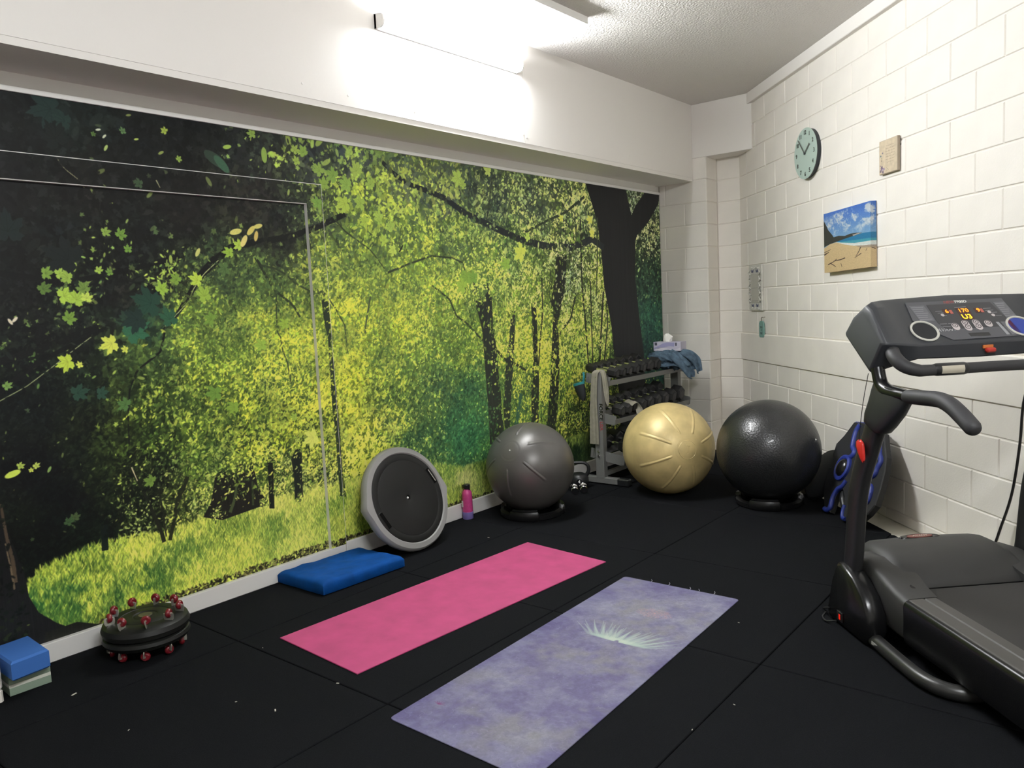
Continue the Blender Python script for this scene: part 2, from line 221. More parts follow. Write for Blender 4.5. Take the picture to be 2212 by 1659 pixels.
MT=[((34,35,38),[(5.75,2.531),(5.834,2.381),(5.931,2.188),(5.975,1.947),(6.007,1.619),(6.101,1.283),(6.143,0.942),(6.201,0.592),(6.206,0.156),(6.724,0.068),(6.698,0.531),(6.672,0.987),(6.605,1.347),(6.558,1.7),(6.58,2.047),(6.618,2.101),(6.839,2.233),(7.053,2.424),(7.08,2.561),(6.784,2.511),(6.6,2.372),(6.526,2.282),(6.439,2.488),(6.428,2.571)]),((44,50,46),[(4.244,1.675),(4.271,1.508),(4.327,1.316),(4.334,1.07),(4.351,0.681),(4.345,0.472),(4.517,0.443),(4.5,0.66),(4.494,0.866),(4.475,1.183),(4.449,1.334),(4.451,1.56),(4.422,1.667)]),((46,54,48),[(4.681,1.495),(4.633,1.235),(4.583,1.087),(4.549,0.867),(4.511,0.658),(4.479,0.521),(4.579,0.523),(4.599,0.646),(4.632,0.85),(4.672,1.079),(4.695,1.231),(4.723,1.451)]),((44,50,44),[(4.93,1.56),(4.926,1.268),(4.922,1.047),(4.883,0.929),(4.857,0.497),(4.949,0.502),(4.956,0.595),(4.984,0.888),(4.982,1.116),(4.992,1.338),(4.984,1.559)]),((40,44,40),[(5.294,1.931),(5.267,1.742),(5.232,1.61),(5.166,1.503),(5.227,1.459),(5.181,1.177),(5.152,0.955),(5.11,0.726),(5.053,0.467),(5.18,0.447),(5.221,0.643),(5.267,0.917),(5.278,1.17),(5.283,1.331),(5.333,1.471),(5.404,1.635),(5.442,1.884),(5.434,1.953)]),((50,64,46),[(2.888,1.713),(2.897,1.547),(2.905,1.451),(2.923,1.351),(2.919,1.227),(2.921,1.102),(2.916,0.996),(2.927,0.815),(2.928,0.667),(2.929,0.395),(2.984,0.377),(2.968,0.563),(2.97,0.748),(2.966,1.018),(2.964,1.072),(2.954,1.124),(2.954,1.274),(2.951,1.399),(2.944,1.546),(2.935,1.713)]),((36,44,38),[(2.672,0.756),(2.621,0.676),(2.631,0.576),(2.625,0.438),(2.683,0.442),(2.687,0.592),(2.701,0.751)]),((34,40,34),[(2.466,0.726),(2.462,0.581),(2.454,0.427),(2.486,0.419),(2.492,0.519),(2.501,0.719)]),((38,40,34),[(2.144,0.675),(2.133,0.62),(2.11,0.54),(2.059,0.473),(2.166,0.431),(2.261,0.439),(2.438,0.454),(2.425,0.5),(2.393,0.57),(2.382,0.642),(2.37,0.704),(2.309,0.716),(2.242,0.69),(2.191,0.7)]),((32,33,35),[(1.05,0.835),(1.144,0.754),(1.169,0.613),(1.211,0.422),(1.218,0.319),(1.25,0.234),(1.318,0.162),(1.418,0.084),(1.234,0.07),(0.971,0.058)]),((36,38,34),[(1.265,0.136),(1.403,0.137),(1.543,0.071),(1.745,0.07),(1.965,0.074),(1.862,0.039),(1.457,0.057),(1.257,0.048)])]
MR=[((32,34,36),0.0274,0.0233,[(1.243,1.739),(1.375,1.718),(1.496,1.691),(1.619,1.718),(1.715,1.739),(1.909,1.784),(2.081,1.832)]),((36,38,38),0.0333,0.038,[(3.123,2.094),(2.928,2.015),(2.761,1.955),(2.605,1.924),(2.457,1.902),(2.344,1.874),(2.258,1.812),(2.173,1.739)]),((34,36,38),0.0482,0.0114,[(2.258,1.812),(2.159,1.727),(2.086,1.622),(2.043,1.565),(1.975,1.486),(1.937,1.46)]),((170,180,120),0.0048,0.0046,[(2.27,1.807),(2.185,1.739),(2.114,1.657),(2.088,1.599),(1.95,1.476)]),((30,32,34),0.0115,0.0067,[(1.948,1.46),(1.914,1.351),(1.791,1.271),(1.745,1.185),(1.725,1.053),(1.717,0.918)]),((30,32,34),0.0313,0.0279,[(1.187,1.358),(1.315,1.387),(1.471,1.438),(1.628,1.492)]),((30,32,34),0.0217,0.0194,[(1.192,1.228),(1.308,1.317),(1.426,1.378),(1.55,1.433),(1.648,1.476)]),((150,160,110),0.0039,0.0043,[(1.188,1.193),(1.301,1.246),(1.421,1.327),(1.527,1.402),(1.592,1.445)]),((40,40,36),0.0062,0.0063,[(1.505,1.683),(1.471,1.636),(1.461,1.574),(1.478,1.51),(1.504,1.467),(1.51,1.435)]),((150,150,110),0.0041,0.0042,[(1.513,2.25),(1.525,2.222),(1.546,2.197),(1.583,2.17),(1.629,2.129)]),((150,150,110),0.0067,0.0045,[(1.959,2.19),(1.975,2.155)]),((40,46,52),0.029,0.0516,[(3.449,2.439),(3.542,2.376),(3.66,2.322),(3.827,2.291),(4.003,2.255),(4.185,2.171),(4.38,2.116),(4.586,2.058)]),((40,44,50),0.0516,0.0614,[(4.586,2.058),(4.862,1.992),(5.162,1.957),(5.488,1.954),(5.699,1.999),(5.832,2.039),(6.022,1.968)]),((44,50,54),0.0319,0.0159,[(5.809,2.022),(5.756,1.989)]),((50,60,46),0.0147,0.0099,[(3.437,1.743),(3.62,1.798),(3.84,1.856),(4.04,1.847),(4.156,1.813),(4.194,1.675)]),((50,62,46),0.0125,0.0169,[(3.824,1.663),(3.998,1.558),(4.059,1.439),(4.157,1.386),(4.327,1.248)]),((48,58,46),0.0179,0.0236,[(4.89,2.057),(5.183,2.161),(5.448,2.243),(5.741,2.394)]),((48,56,48),0.0135,0.0101,[(4.437,2.123),(4.474,2.259),(4.525,2.444)]),((44,50,42),0.0207,0.0219,[(4.459,1.184),(4.566,1.088),(4.709,1.036),(4.85,0.969)]),((40,44,38),0.0196,0.0202,[(5.664,2.198),(5.653,1.644),(5.681,1.312),(5.707,0.959)]),((40,44,38),0.016,0.0163,[(5.785,1.674),(5.773,0.953)]),((40,44,38),0.0247,0.0247,[(5.988,1.578),(5.939,1.291),(5.886,0.96)]),((40,44,38),0.0166,0.0208,[(6.037,1.495),(6.039,1.286),(5.962,0.953)]),((40,44,38),0.0148,0.0185,[(5.081,1.705),(5.071,1.409),(5.018,1.188),(4.986,1.004)]),((40,46,38),0.0196,0.0229,[(5.548,1.547),(5.459,1.354),(5.339,1.282),(5.268,1.21)]),((56,66,50),0.0202,0.0122,[(5.934,2.228),(5.909,1.864),(5.872,1.54)]),((54,68,46),0.0176,0.0133,[(2.493,1.828),(2.521,1.78),(2.558,1.707),(2.606,1.637),(2.657,1.602),(2.721,1.548),(2.754,1.488)]),((64,80,52),0.0126,0.0085,[(2.521,1.783),(2.617,1.765),(2.682,1.732),(2.733,1.685),(2.844,1.633),(2.948,1.601),(3.004,1.525),(3.062,1.43),(3.069,1.263)]),((58,72,48),0.0077,0.0079,[(2.608,1.631),(2.6,1.538),(2.594,1.406),(2.616,1.381),(2.619,1.31),(2.646,1.232),(2.66,1.108)]),((60,72,50),0.011,0.0088,[(3.034,2.069),(3.114,1.991),(3.306,1.884),(3.412,1.77)]),((40,46,34),0.0134,0.0209,[(1.713,0.806),(1.749,0.718),(1.785,0.606),(1.833,0.452),(1.842,0.398)]),((44,50,34),0.0237,0.0187,[(1.994,0.703),(1.934,0.595),(1.906,0.506),(1.872,0.399)]),((40,46,34),0.0092,0.007,[(1.839,0.687),(1.849,0.543),(1.855,0.423)]),((30,34,30),0.0111,0.0112,[(1.644,0.616),(1.643,0.479)]),((26,40,36),0.0306,0.0307,[(1.564,0.556),(1.557,0.434)]),((180,170,130),0.0067,0.0045,[(1.717,0.805),(1.739,0.732)]),((90,76,60),0.0099,0.0182,[(1.151,0.753),(1.158,0.608),(1.172,0.501),(1.172,0.397)]),((110,96,74),0.006,0.0081,[(1.151,0.579),(1.161,0.463),(1.166,0.368)]),((70,84,50),0.0125,0.0199,[(2.264,0.597),(2.246,0.524),(2.213,0.461)]),((60,72,44),0.0102,0.0128,[(2.361,0.602),(2.354,0.468)]),((130,140,60),0.0056,0.0057,[(2.966,1.013),(2.98,0.733),(2.966,0.419)]),((70,84,60),0.0144,0.0115,[(3.281,1.596),(3.229,1.425),(3.217,1.367)]),((36,40,34),0.0119,0.009,[(3.548,1.875),(3.585,1.921)]),((130,150,60),0.007,0.0106,[(4.511,0.871),(4.522,0.514)]),((150,166,70),0.0074,0.0075,[(4.993,0.854),(4.963,0.519)]),((150,166,70),0.0077,0.0077,[(5.287,1.016),(5.228,0.557)]),((46,84,72),0.0325,0.0503,[(4.744,0.808),(4.69,0.633),(4.646,0.512)])]
ML=[(1.683,1.409,0.1352,200,(196,204,84),0),(1.745,1.375,0.0575,160,(196,204,84),0),(1.481,1.338,0.1215,190,(176,196,70),0),(1.531,1.317,0.0551,100,(200,208,90),0),(1.891,1.592,0.2262,160,(46,92,72),0),(1.977,1.509,0.1615,100,(54,110,78),0),(1.786,1.451,0.2114,30,(58,118,84),0),(1.815,1.516,0.1786,200,(44,70,62),0),(1.514,2.461,0.2231,200,(48,84,76),0),(1.567,2.415,0.1232,160,(50,88,78),0),(1.295,1.916,0.2166,90,(44,66,62),0),(1.527,1.801,0.2499,150,(44,58,56),0),(1.521,2.332,0.1836,120,(44,58,54),0),(2.292,2.326,0.1432,150,(70,96,78),1),(2.325,2.306,0.1105,140,(76,122,92),1),(1.266,1.531,0.0317,120,(206,196,170),1),(1.285,1.54,0.0318,40,(206,196,170),1),(1.481,1.735,0.0826,10,(160,190,80),0),(1.518,1.718,0.0958,170,(150,180,76),0),(1.424,1.739,0.0815,0,(130,164,70),0),(1.491,1.635,0.1246,20,(166,196,76),0),(1.544,1.617,0.1261,60,(160,190,74),0),(1.583,1.665,0.0973,120,(120,150,70),0),(1.407,1.668,0.1018,30,(104,140,62),0),(1.589,1.622,0.0764,80,(186,206,90),0),(1.5,1.53,0.0961,50,(120,156,64),0),(1.653,1.75,0.0642,60,(160,190,80),0),(1.705,1.739,0.0606,100,(120,160,66),0),(1.769,1.918,0.0872,50,(120,160,66),0),(1.802,1.849,0.066,90,(120,164,66),0),(1.698,1.932,0.073,10,(140,170,76),0),(1.944,1.659,0.1049,40,(150,184,70),0),(2.144,1.704,0.1183,160,(176,200,74),0),(2.174,1.62,0.1432,100,(150,180,70),0),(2.032,1.705,0.1019,140,(130,164,66),0),(2.341,1.849,0.1076,180,(150,184,70),0),(2.4,1.888,0.0888,150,(170,196,76),0),(2.306,1.764,0.112,200,(96,130,70),0),(2.385,1.961,0.0737,20,(206,200,110),1),(2.478,1.97,0.0699,40,(206,190,100),1),(2.507,1.941,0.0603,70,(206,180,100),1),(2.523,1.996,0.0604,20,(206,196,110),1),(2.43,1.913,0.0744,60,(216,200,120),1),(2.157,1.846,0.0519,60,(190,190,110),1),(2.525,2.487,0.0892,180,(150,180,84),0),(2.798,2.369,0.0888,110,(170,196,90),0),(2.851,2.426,0.1052,120,(150,184,84),0),(2.788,2.432,0.0936,60,(166,190,90),0),(2.365,2.399,0.0531,10,(160,190,84),1),(2.588,2.383,0.0855,90,(150,180,84),1),(2.032,2.436,0.0542,150,(170,190,80),0),(1.823,2.403,0.0564,100,(110,150,90),0),(1.884,2.377,0.0264,10,(170,190,90),1),(1.683,2.374,0.0379,20,(110,150,70),0),(1.71,2.398,0.0254,20,(210,216,190),1),(1.734,2.37,0.0256,40,(206,210,180),1),(1.736,2.318,0.0342,60,(170,190,110),1),(1.877,2.165,0.0752,160,(84,116,76),0),(2.089,2.304,0.0505,50,(150,180,80),0),(2.956,2.333,0.1343,140,(150,180,84),0),(3.056,2.315,0.1366,150,(140,176,80),0),(3.156,2.27,0.1502,170,(150,186,84),0),(3.236,2.36,0.1405,120,(170,196,90),0),(2.983,2.255,0.1189,90,(150,182,80),0),(3.129,2.157,0.1555,200,(176,200,80),0),(3.256,2.166,0.1417,170,(160,190,80),0),(2.923,2.143,0.1181,170,(130,170,76),0),(3.283,2.055,0.1142,150,(170,196,76),0),(3.4,2.089,0.1045,150,(166,196,84),0),(3.493,2.036,0.1062,150,(160,190,84),0),(3.341,2.286,0.1145,120,(160,190,84),0),(3.501,1.889,0.1186,200,(186,206,90),0),(3.427,1.945,0.1054,120,(170,196,80),0),(4.156,2.403,0.1739,190,(170,196,90),0),(4.486,2.484,0.1345,160,(180,196,100),0),(4.2,2.359,0.1167,140,(160,186,84),0),(4.831,1.891,0.2141,150,(190,206,84),0),(4.649,1.811,0.1746,180,(140,176,70),0),(4.197,1.708,0.1978,180,(130,166,66),0),(4.143,1.643,0.1638,150,(150,180,70),0),(4.272,1.708,0.1465,160,(120,160,66),0),(5.821,2.202,0.1435,180,(200,210,90),0),(5.85,2.084,0.1363,170,(200,210,90),0),(5.391,2.191,0.1138,180,(196,206,90),0),(4.922,2.012,0.1079,120,(176,196,90),0),(2.785,0.779,0.1638,200,(200,208,96),0),(2.668,0.919,0.0799,180,(150,180,70),0),(3.397,2.06,0.0871,100,(160,190,80),0),(1.209,0.872,0.0681,10,(180,196,80),1),(1.239,0.901,0.0524,20,(160,180,80),0),(1.282,0.872,0.0367,90,(190,200,84),0),(1.302,0.889,0.0532,30,(170,186,84),0),(1.356,0.864,0.0331,60,(120,150,80),1),(1.221,1.255,0.0674,30,(120,156,80),0),(1.506,1.191,0.127,10,(54,90,72),0),(1.608,1.179,0.0865,0,(56,94,76),0),(1.44,0.62,0.0638,80,(80,100,60),0),(1.409,0.606,0.0719,60,(70,100,60),0),(1.72,1.11,0.0976,150,(90,130,70),0),(1.807,0.717,0.0915,150,(110,140,60),0),(2.202,1.499,0.0963,150,(120,156,64),0),(2.493,1.345,0.1276,180,(150,184,70),0),(2.653,1.453,0.1151,180,(150,180,66),0),(2.192,1.11,0.1461,180,(110,150,60),0),(2.292,1.023,0.1243,180,(130,164,60),0)]
MC=[(4.334,1.667,0.1142,260),(4.286,1.574,0.087,60),(4.697,1.48,0.0566,90),(4.958,1.53,0.0584,90),(5.366,1.932,0.076,120),(2.235,0.699,0.0845,200),(2.348,0.708,0.0659,140),(2.684,0.743,0.0429,90),(2.486,0.714,0.0312,60),(2.91,1.699,0.0651,120),(4.887,0.976,0.11,120),(5.155,0.989,0.0833,80),(4.626,1.143,0.0495,30),(2.925,1.604,0.0382,30),(2.947,1.272,0.0387,30),(5.309,1.322,0.0613,50),(5.935,1.126,0.0578,20),(2.133,0.475,0.0393,60),(2.428,0.47,0.0311,40),(1.722,0.551,0.0905,120),(2.959,0.42,0.0283,20),(2.651,0.446,0.0269,30)]
_ST = {}
def stamp(kind, size, rot):
    """anti-aliased mask of a leaf (0 maple, 1 oval, 2 blade) of given pixel size"""
    k = (kind, size, rot)
    if k in _ST: return _ST[k]
    R = size/2.; n = int(R)+2
    y, x = np.mgrid[-n:n+1, -n:n+1].astype(np.float32)
    a = rot*PI/12; c, s = math.cos(a), math.sin(a)
    u = c*x+s*y; v = -s*x+c*y
    if kind == 0:
        v = v*(1+.35*((rot*7) % 5)/4.)+u*.12*(((rot*5) % 7)/3.-1)      # foreshortened and skewed a little, each its own way
        rho = np.sqrt(u*u+v*v)+1e-6; th = np.degrees(np.abs(np.arctan2(v, u)))
        r = R*np.interp(th, [0, 9, 16, 24, 33, 44, 52, 60, 68, 78, 90, 102, 112, 124, 138, 155, 168, 180], [1, .74, .78, .56, .50, .78, .93, .74, .78, .50, .48, .72, .60, .62, .46, .42, .30, .12])
        m = np.clip(r-rho+.5, 0, 1)
    else:
        e = (.42, .42, .13)[kind]
        rho = np.sqrt((u/R)**2+(v/(R*e))**2)
        m = np.clip((1-rho)*R*e+.5, 0, 1)
    _ST[k] = m.astype(np.float32); return _ST[k]
def blit(img, m, x, y, col, a=1.):
    n = m.shape[0]//2; H, W = img.shape[:2]; x = int(x); y = int(y)
    x0, x1, y0, y1 = x-n, x+n+1, y-n, y+n+1
    a0, b0 = max(0, -x0), max(0, -y0); x0c, y0c = max(0, x0), max(0, y0); x1c, y1c = min(W, x1), min(H, y1)
    if x1c <= x0c or y1c <= y0c: return
    mm = (m[b0:b0+y1c-y0c, a0:a0+x1c-x0c]*a)[..., None]
    reg = img[y0c:y1c, x0c:x1c]; reg += (col-reg)*mm
def fillpoly(img, P, col, a=1., grain=0, soft=1):
    P = np.array(P, float); H, W = img.shape[:2]
    x0, x1 = int(max(0, P[:, 0].min()-1)), int(min(W, P[:, 0].max()+2)); y0, y1 = int(max(0, P[:, 1].min()-1)), int(min(H, P[:, 1].max()+2))
    if x1 <= x0 or y1 <= y0: return
    Y, X = np.mgrid[y0:y1, x0:x1]; m = np.zeros(X.shape, np.float32)
    for ox, oy in ((.25, .25), (.75, .75)):
        ins = np.zeros(X.shape, bool)
        for i in range(len(P)):
            xa, ya = P[i-1]; xb, yb = P[i]
            if ya == yb: continue
            c = ((ya > Y+oy) != (yb > Y+oy)) & (X+ox < (xb-xa)*(Y+oy-ya)/(yb-ya)+xa); ins ^= c
        m += ins*.5
    col = np.array(col, np.float32)*np.ones((1, 1, 3), np.float32)
    if grain: col = col*(1+grain*(RNG.random((1, x1-x0, 1))-.5)+grain*.5*(RNG.random((y1-y0, x1-x0, 1))-.5)).astype(np.float32)
    reg = img[y0:y1, x0:x1]; reg += (col-reg)*(m*a)[..., None]
def stroke(img, pts, w0, w1, col, a=1., wob=0):
    pts = np.array(pts, float); d = np.r_[0, np.cumsum(np.hypot(*np.diff(pts, axis=0).T))]; L = d[-1]
    n = max(2, int(L/3)); t = np.linspace(0, L, n); x = np.interp(t, d, pts[:, 0]); y = np.interp(t, d, pts[:, 1])
    w_ = np.linspace(w0, w1, n)/2
    # smooth
    for _ in range(6): x[1:-1] = (x[:-2]+x[1:-1]*2+x[2:])/4; y[1:-1] = (y[:-2]+y[1:-1]*2+y[2:])/4
    dx = np.gradient(x); dy = np.gradient(y); q = np.hypot(dx, dy)+1e-6; nx, ny = -dy/q, dx/q
    w_ = np.maximum(w_, .55)
    if wob: w_ = w_*(1+wob*(RNG.random(n)-.5))
    P = list(zip(x+nx*w_, y+ny*w_))+list(zip(x-nx*w_, y-ny*w_))[::-1]
    fillpoly(img, P, col, a)
def vnoise(H, W, cell, rng=RNG):
    gh, gw = int(H/cell)+3, int(W/cell)+3; g = rng.random((gh, gw)).astype(np.float32)
    yy = np.arange(H)/cell; xx = np.arange(W)/cell; yi = yy.astype(int); xi = xx.astype(int); fy = (yy-yi)[:, None]; fx = (xx-xi)[None]
    fy = fy*fy*(3-2*fy); fx = fx*fx*(3-2*fx)
    a = g[yi][:, xi]; b = g[yi][:, xi+1]; c = g[yi+1][:, xi]; d = g[yi+1][:, xi+1]
    return (a*(1-fx)+b*fx)*(1-fy)+(c*(1-fx)+d*fx)*fy

MY0, MY1, MZ0, MZ1, PPM = .9, 7.07, .03, 2.52, 480
def paint_mural():
    W = int((MY1-MY0)*PPM); H = int((MZ1-MZ0)*PPM); img = np.zeros((H, W, 3), np.float32)
    U = lambda p: ((p[0]-MY0)*PPM, (p[1]-MZ0)*PPM)
    # interpolated colour fields on a coarse grid
    def field(rows, gs=12):
        P = np.array([U(r) for r in rows]); V = np.array([[*r[2], *r[3], *r[4], r[5], r[6], (r[7]*PPM if len(r) > 7 else 10)] for r in rows])
        gy, gx = np.mgrid[0:H:gs, 0:W:gs]; q = np.stack([gx.ravel(), gy.ravel()], 1).astype(float)
        q += RNG.normal(0, 14, q.shape)
        d2 = ((q[:, None]-P[None])**2).sum(2)+200.; wt = d2**-1.9; wt /= wt.sum(1, keepdims=True)
        return (wt@V).reshape(gy.shape+(12,)).astype(np.float32), gs
    FF, gs = field(MF); GG, _ = field(MG)
    up = np.repeat(np.repeat(FF[..., 0:6], gs, 0), gs, 1)[:H, :W]
    nz = vnoise(H, W, 9)*.5+vnoise(H, W, 24)*.5
    img[:] = up[..., 0:3]+(up[..., 3:6]-up[..., 0:3])*np.clip(nz*1.6-.5, 0, 1)[..., None]
    clump = vnoise(H, W, 34)*.6+vnoise(H, W, 90)*.4
    mass = vnoise(H, W, 70)*.45+vnoise(H, W, 28)*.35+vnoise(H, W, 150)*.2; mass = np.clip((mass-.5)*2.2+.5, 0, 1)
    gb = np.array([U(p) for p in MB_]); gb = gb[np.argsort(gb[:, 0])]
    gline = np.interp(np.arange(W), gb[:, 0], gb[:, 1], left=-50)
    t1 = [np.array([U(q) for q in pl]) for c, pl in MT]
    def foliage(N, hi_only=False, small=1., avoid=None):
        xs = RNG.random(N)*W; ys = RNG.random(N)*H; rr = RNG.random((N, 6))
        for i in range(N):
            x, y = xs[i], ys[i]
            if y < gline[int(x)]-4: continue
            if avoid is not None and avoid(x, y): continue
            f = FF[int(y)//gs, int(x)//gs]; s = f[11]*small
            if rr[i, 0] > (9./s)**2*(.9 if not hi_only else 2.): continue
            cl = clump[int(y), int(x)]-.5
            ph = f[10]*(1+2.6*cl)*min(1., max(.12, (f[10]/.22)**1.6)); pd = f[9]*(1-1.6*cl); r = rr[i, 1]
            if hi_only:
                if r > ph*1.2: continue
                col = f[6:9]*(.86+.3*rr[i, 2]); s *= .7
            elif r < pd: col = f[0:3]*(.75+.5*rr[i, 2])
            elif r > 1-ph: col = f[6:9]*(.8+.3*rr[i, 2])
            else: col = f[3:6]*(.72+.56*rr[i, 2])
            s = int(max(3, s*(.6+1.35*rr[i, 3]**1.5)))
            k = 0 if (s > 12 and rr[i, 4] < .6) else 1
            if s < 7 and rr[i, 4] < .15: k = 2
            m_ = mass[int(y), int(x)]; col = col*np.array((.80+.40*m_+.10*(rr[i, 4]-.5), .84+.32*m_, .92+.10*m_), np.float32)
            blit(img, stamp(k, s, int(rr[i, 5]**2*14+5-rr[i, 2]*4) % 24 if k else int(rr[i, 5]*24)), x, y, col, .80 if not hi_only else .86)
    foliage(200000)
    foliage(60000, True, .8)
    # grass
    rowsy = np.arange(H)[:, None]; msk = rowsy < gline[None]
    gu = np.repeat(np.repeat(GG[..., 3:6], gs, 0), gs, 1)[:H, :W]; img[msk] = gu[msk]
    N = 70000; xs = RNG.random(N)*W; rr = RNG.random((N, 6)); gl = gline[xs.astype(int)]
    ys = rr[:, 0]*(np.maximum(gl, 1)+6)
    o = np.argsort(-ys)
    for i in o:
        x, y = xs[i], ys[i]
        if gl[i] <= 0: continue
        f = GG[min(int(y)//gs, GG.shape[0]-1), int(x)//gs]; r = rr[i, 1]
        if r < f[9]: col = f[0:3]*(.85+.3*rr[i, 2])
        elif r > 1-f[10]: col = f[6:9]*(.85+.2*rr[i, 2])
        else: col = f[3:6]*(.8+.35*rr[i, 2])
        L = int(7+16*rr[i, 3]*(1.2-.5*min(1, x/W*1.6)))
        blit(img, stamp(2, L, int(6+(rr[i, 4]-.5)*5) % 24), x, y, col, .85)
    # leaf litter along the foot of the print
    for i in range(4200):
        x = RNG.random()*W; yy = MY0+x/PPM
        top = np.interp(yy, [1.2, 1.6, 1.9, 2.6, 3.2, 3.8, 7], [.09, .12, .125, .14, .135, .13, .1])
        y = ((top-.005-RNG.random()*.05)-MZ0)*PPM
        c = [(34, 32, 24), (60, 54, 34), (120, 112, 66), (24, 26, 22)][RNG.integers(4)]
        blit(img, stamp(1, int(4+RNG.random()*9), int(RNG.integers(24))), x, y, np.array(c, np.float32), .85)
    b_ = img.copy(); b_[1:-1, 1:-1] = (img[:-2, 1:-1]+img[2:, 1:-1]+img[1:-1, :-2]+img[1:-1, 2:]+2*img[1:-1, 1:-1])/6; img += (b_-img)*.6
    # trunks, branches
    for k, (c, pl) in enumerate(MT): fillpoly(img, t1[k], c, 1, .16)
    for c, w0, w1, pl in MR: stroke(img, [U(q) for q in pl], w0*PPM, w1*PPM, c, .95, .15)
    bt = t1[0]; bx0, bx1 = bt[:, 0].min(), bt[:, 0].max()
    foliage(26000, False, 1., avoid=lambda x, y: x > bx0-25 or y < gline[int(x)]+16)
    foliage(9000, True, .9, avoid=lambda x, y: bx0-8 < x < bx1)
    for y_, z_, r_, n_ in MC:
        cx, cy = U((y_, z_)); r_ *= PPM
        for _ in range(n_):
            x, y = cx+RNG.normal()*r_*.5, cy+RNG.normal()*r_*.5
            if not (0 <= x < W and 0 <= y < H): continue
            f = FF[int(y)//gs, int(x)//gs]; q = RNG.random(); col = f[0:3] if q < .25 else (f[3:6] if q < .6 else f[6:9])
            blit(img, stamp(1 if q < .8 else 0, int(max(4, f[11]*(.5+RNG.random()))), int(RNG.integers(24))), x, y, col, .9)
    for y_, z_, s, r, c, k in ML:
        x, y = U((y_, z_)); s = int(s*PPM)
        blit(img, stamp(k, s, int(round(r/15)) % 24), x, y, np.array(c, np.float32), 1)
        if s > 16 and k == 0:   # veins and a second tone
            a = math.radians(r)
            for da in (-1.2, -.6, 0, .6, 1.2):
                stroke(img, [(x, y), (x+math.cos(a+da)*s*.36, y+math.sin(a+da)*s*.36)], 1.2, 1, [v*.82 for v in c], .6)
    img *= (1+.05*(vnoise(H, W, 2)-.5))[..., None]
    g = img.mean(2, keepdims=True); img = g+(img-g)*.98
    t = np.clip(g/150., 0, 1); img = img*(.74+.42*t)
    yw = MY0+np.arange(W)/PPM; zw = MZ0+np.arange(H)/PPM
    img *= np.interp(yw, [1, 3, 5, 7], [.98, 1.0, 1.22, 1.36])[None, :, None]*np.interp(zw, [.1, .9, 1.9, 2.5], [1.22, 1.08, .97, .9])[:, None, None]  # lamp falloff offset in the print colour: far end painted lighter
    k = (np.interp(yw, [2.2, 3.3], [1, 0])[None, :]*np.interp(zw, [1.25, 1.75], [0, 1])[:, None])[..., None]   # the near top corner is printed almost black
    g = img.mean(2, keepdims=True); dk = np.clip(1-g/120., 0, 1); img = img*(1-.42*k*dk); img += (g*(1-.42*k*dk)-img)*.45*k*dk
    lift = .13*(1-k)*np.interp(yw, [1.6, 2.5], [0, 1])[None, :, None]; tk = np.clip((g-38)/40., 0, 1); img += (np.array([128, 142, 92])-img)*lift*tk
    k2 = np.interp(yw, [1.7, 2.3], [1, 0])[None, :, None]*np.interp(zw, [.3, .5, 1.2, 1.5], [0, 1, 1, 0])[:, None, None]*dk; img *= 1-.3*k2
    return np.clip(img, 2, 250)
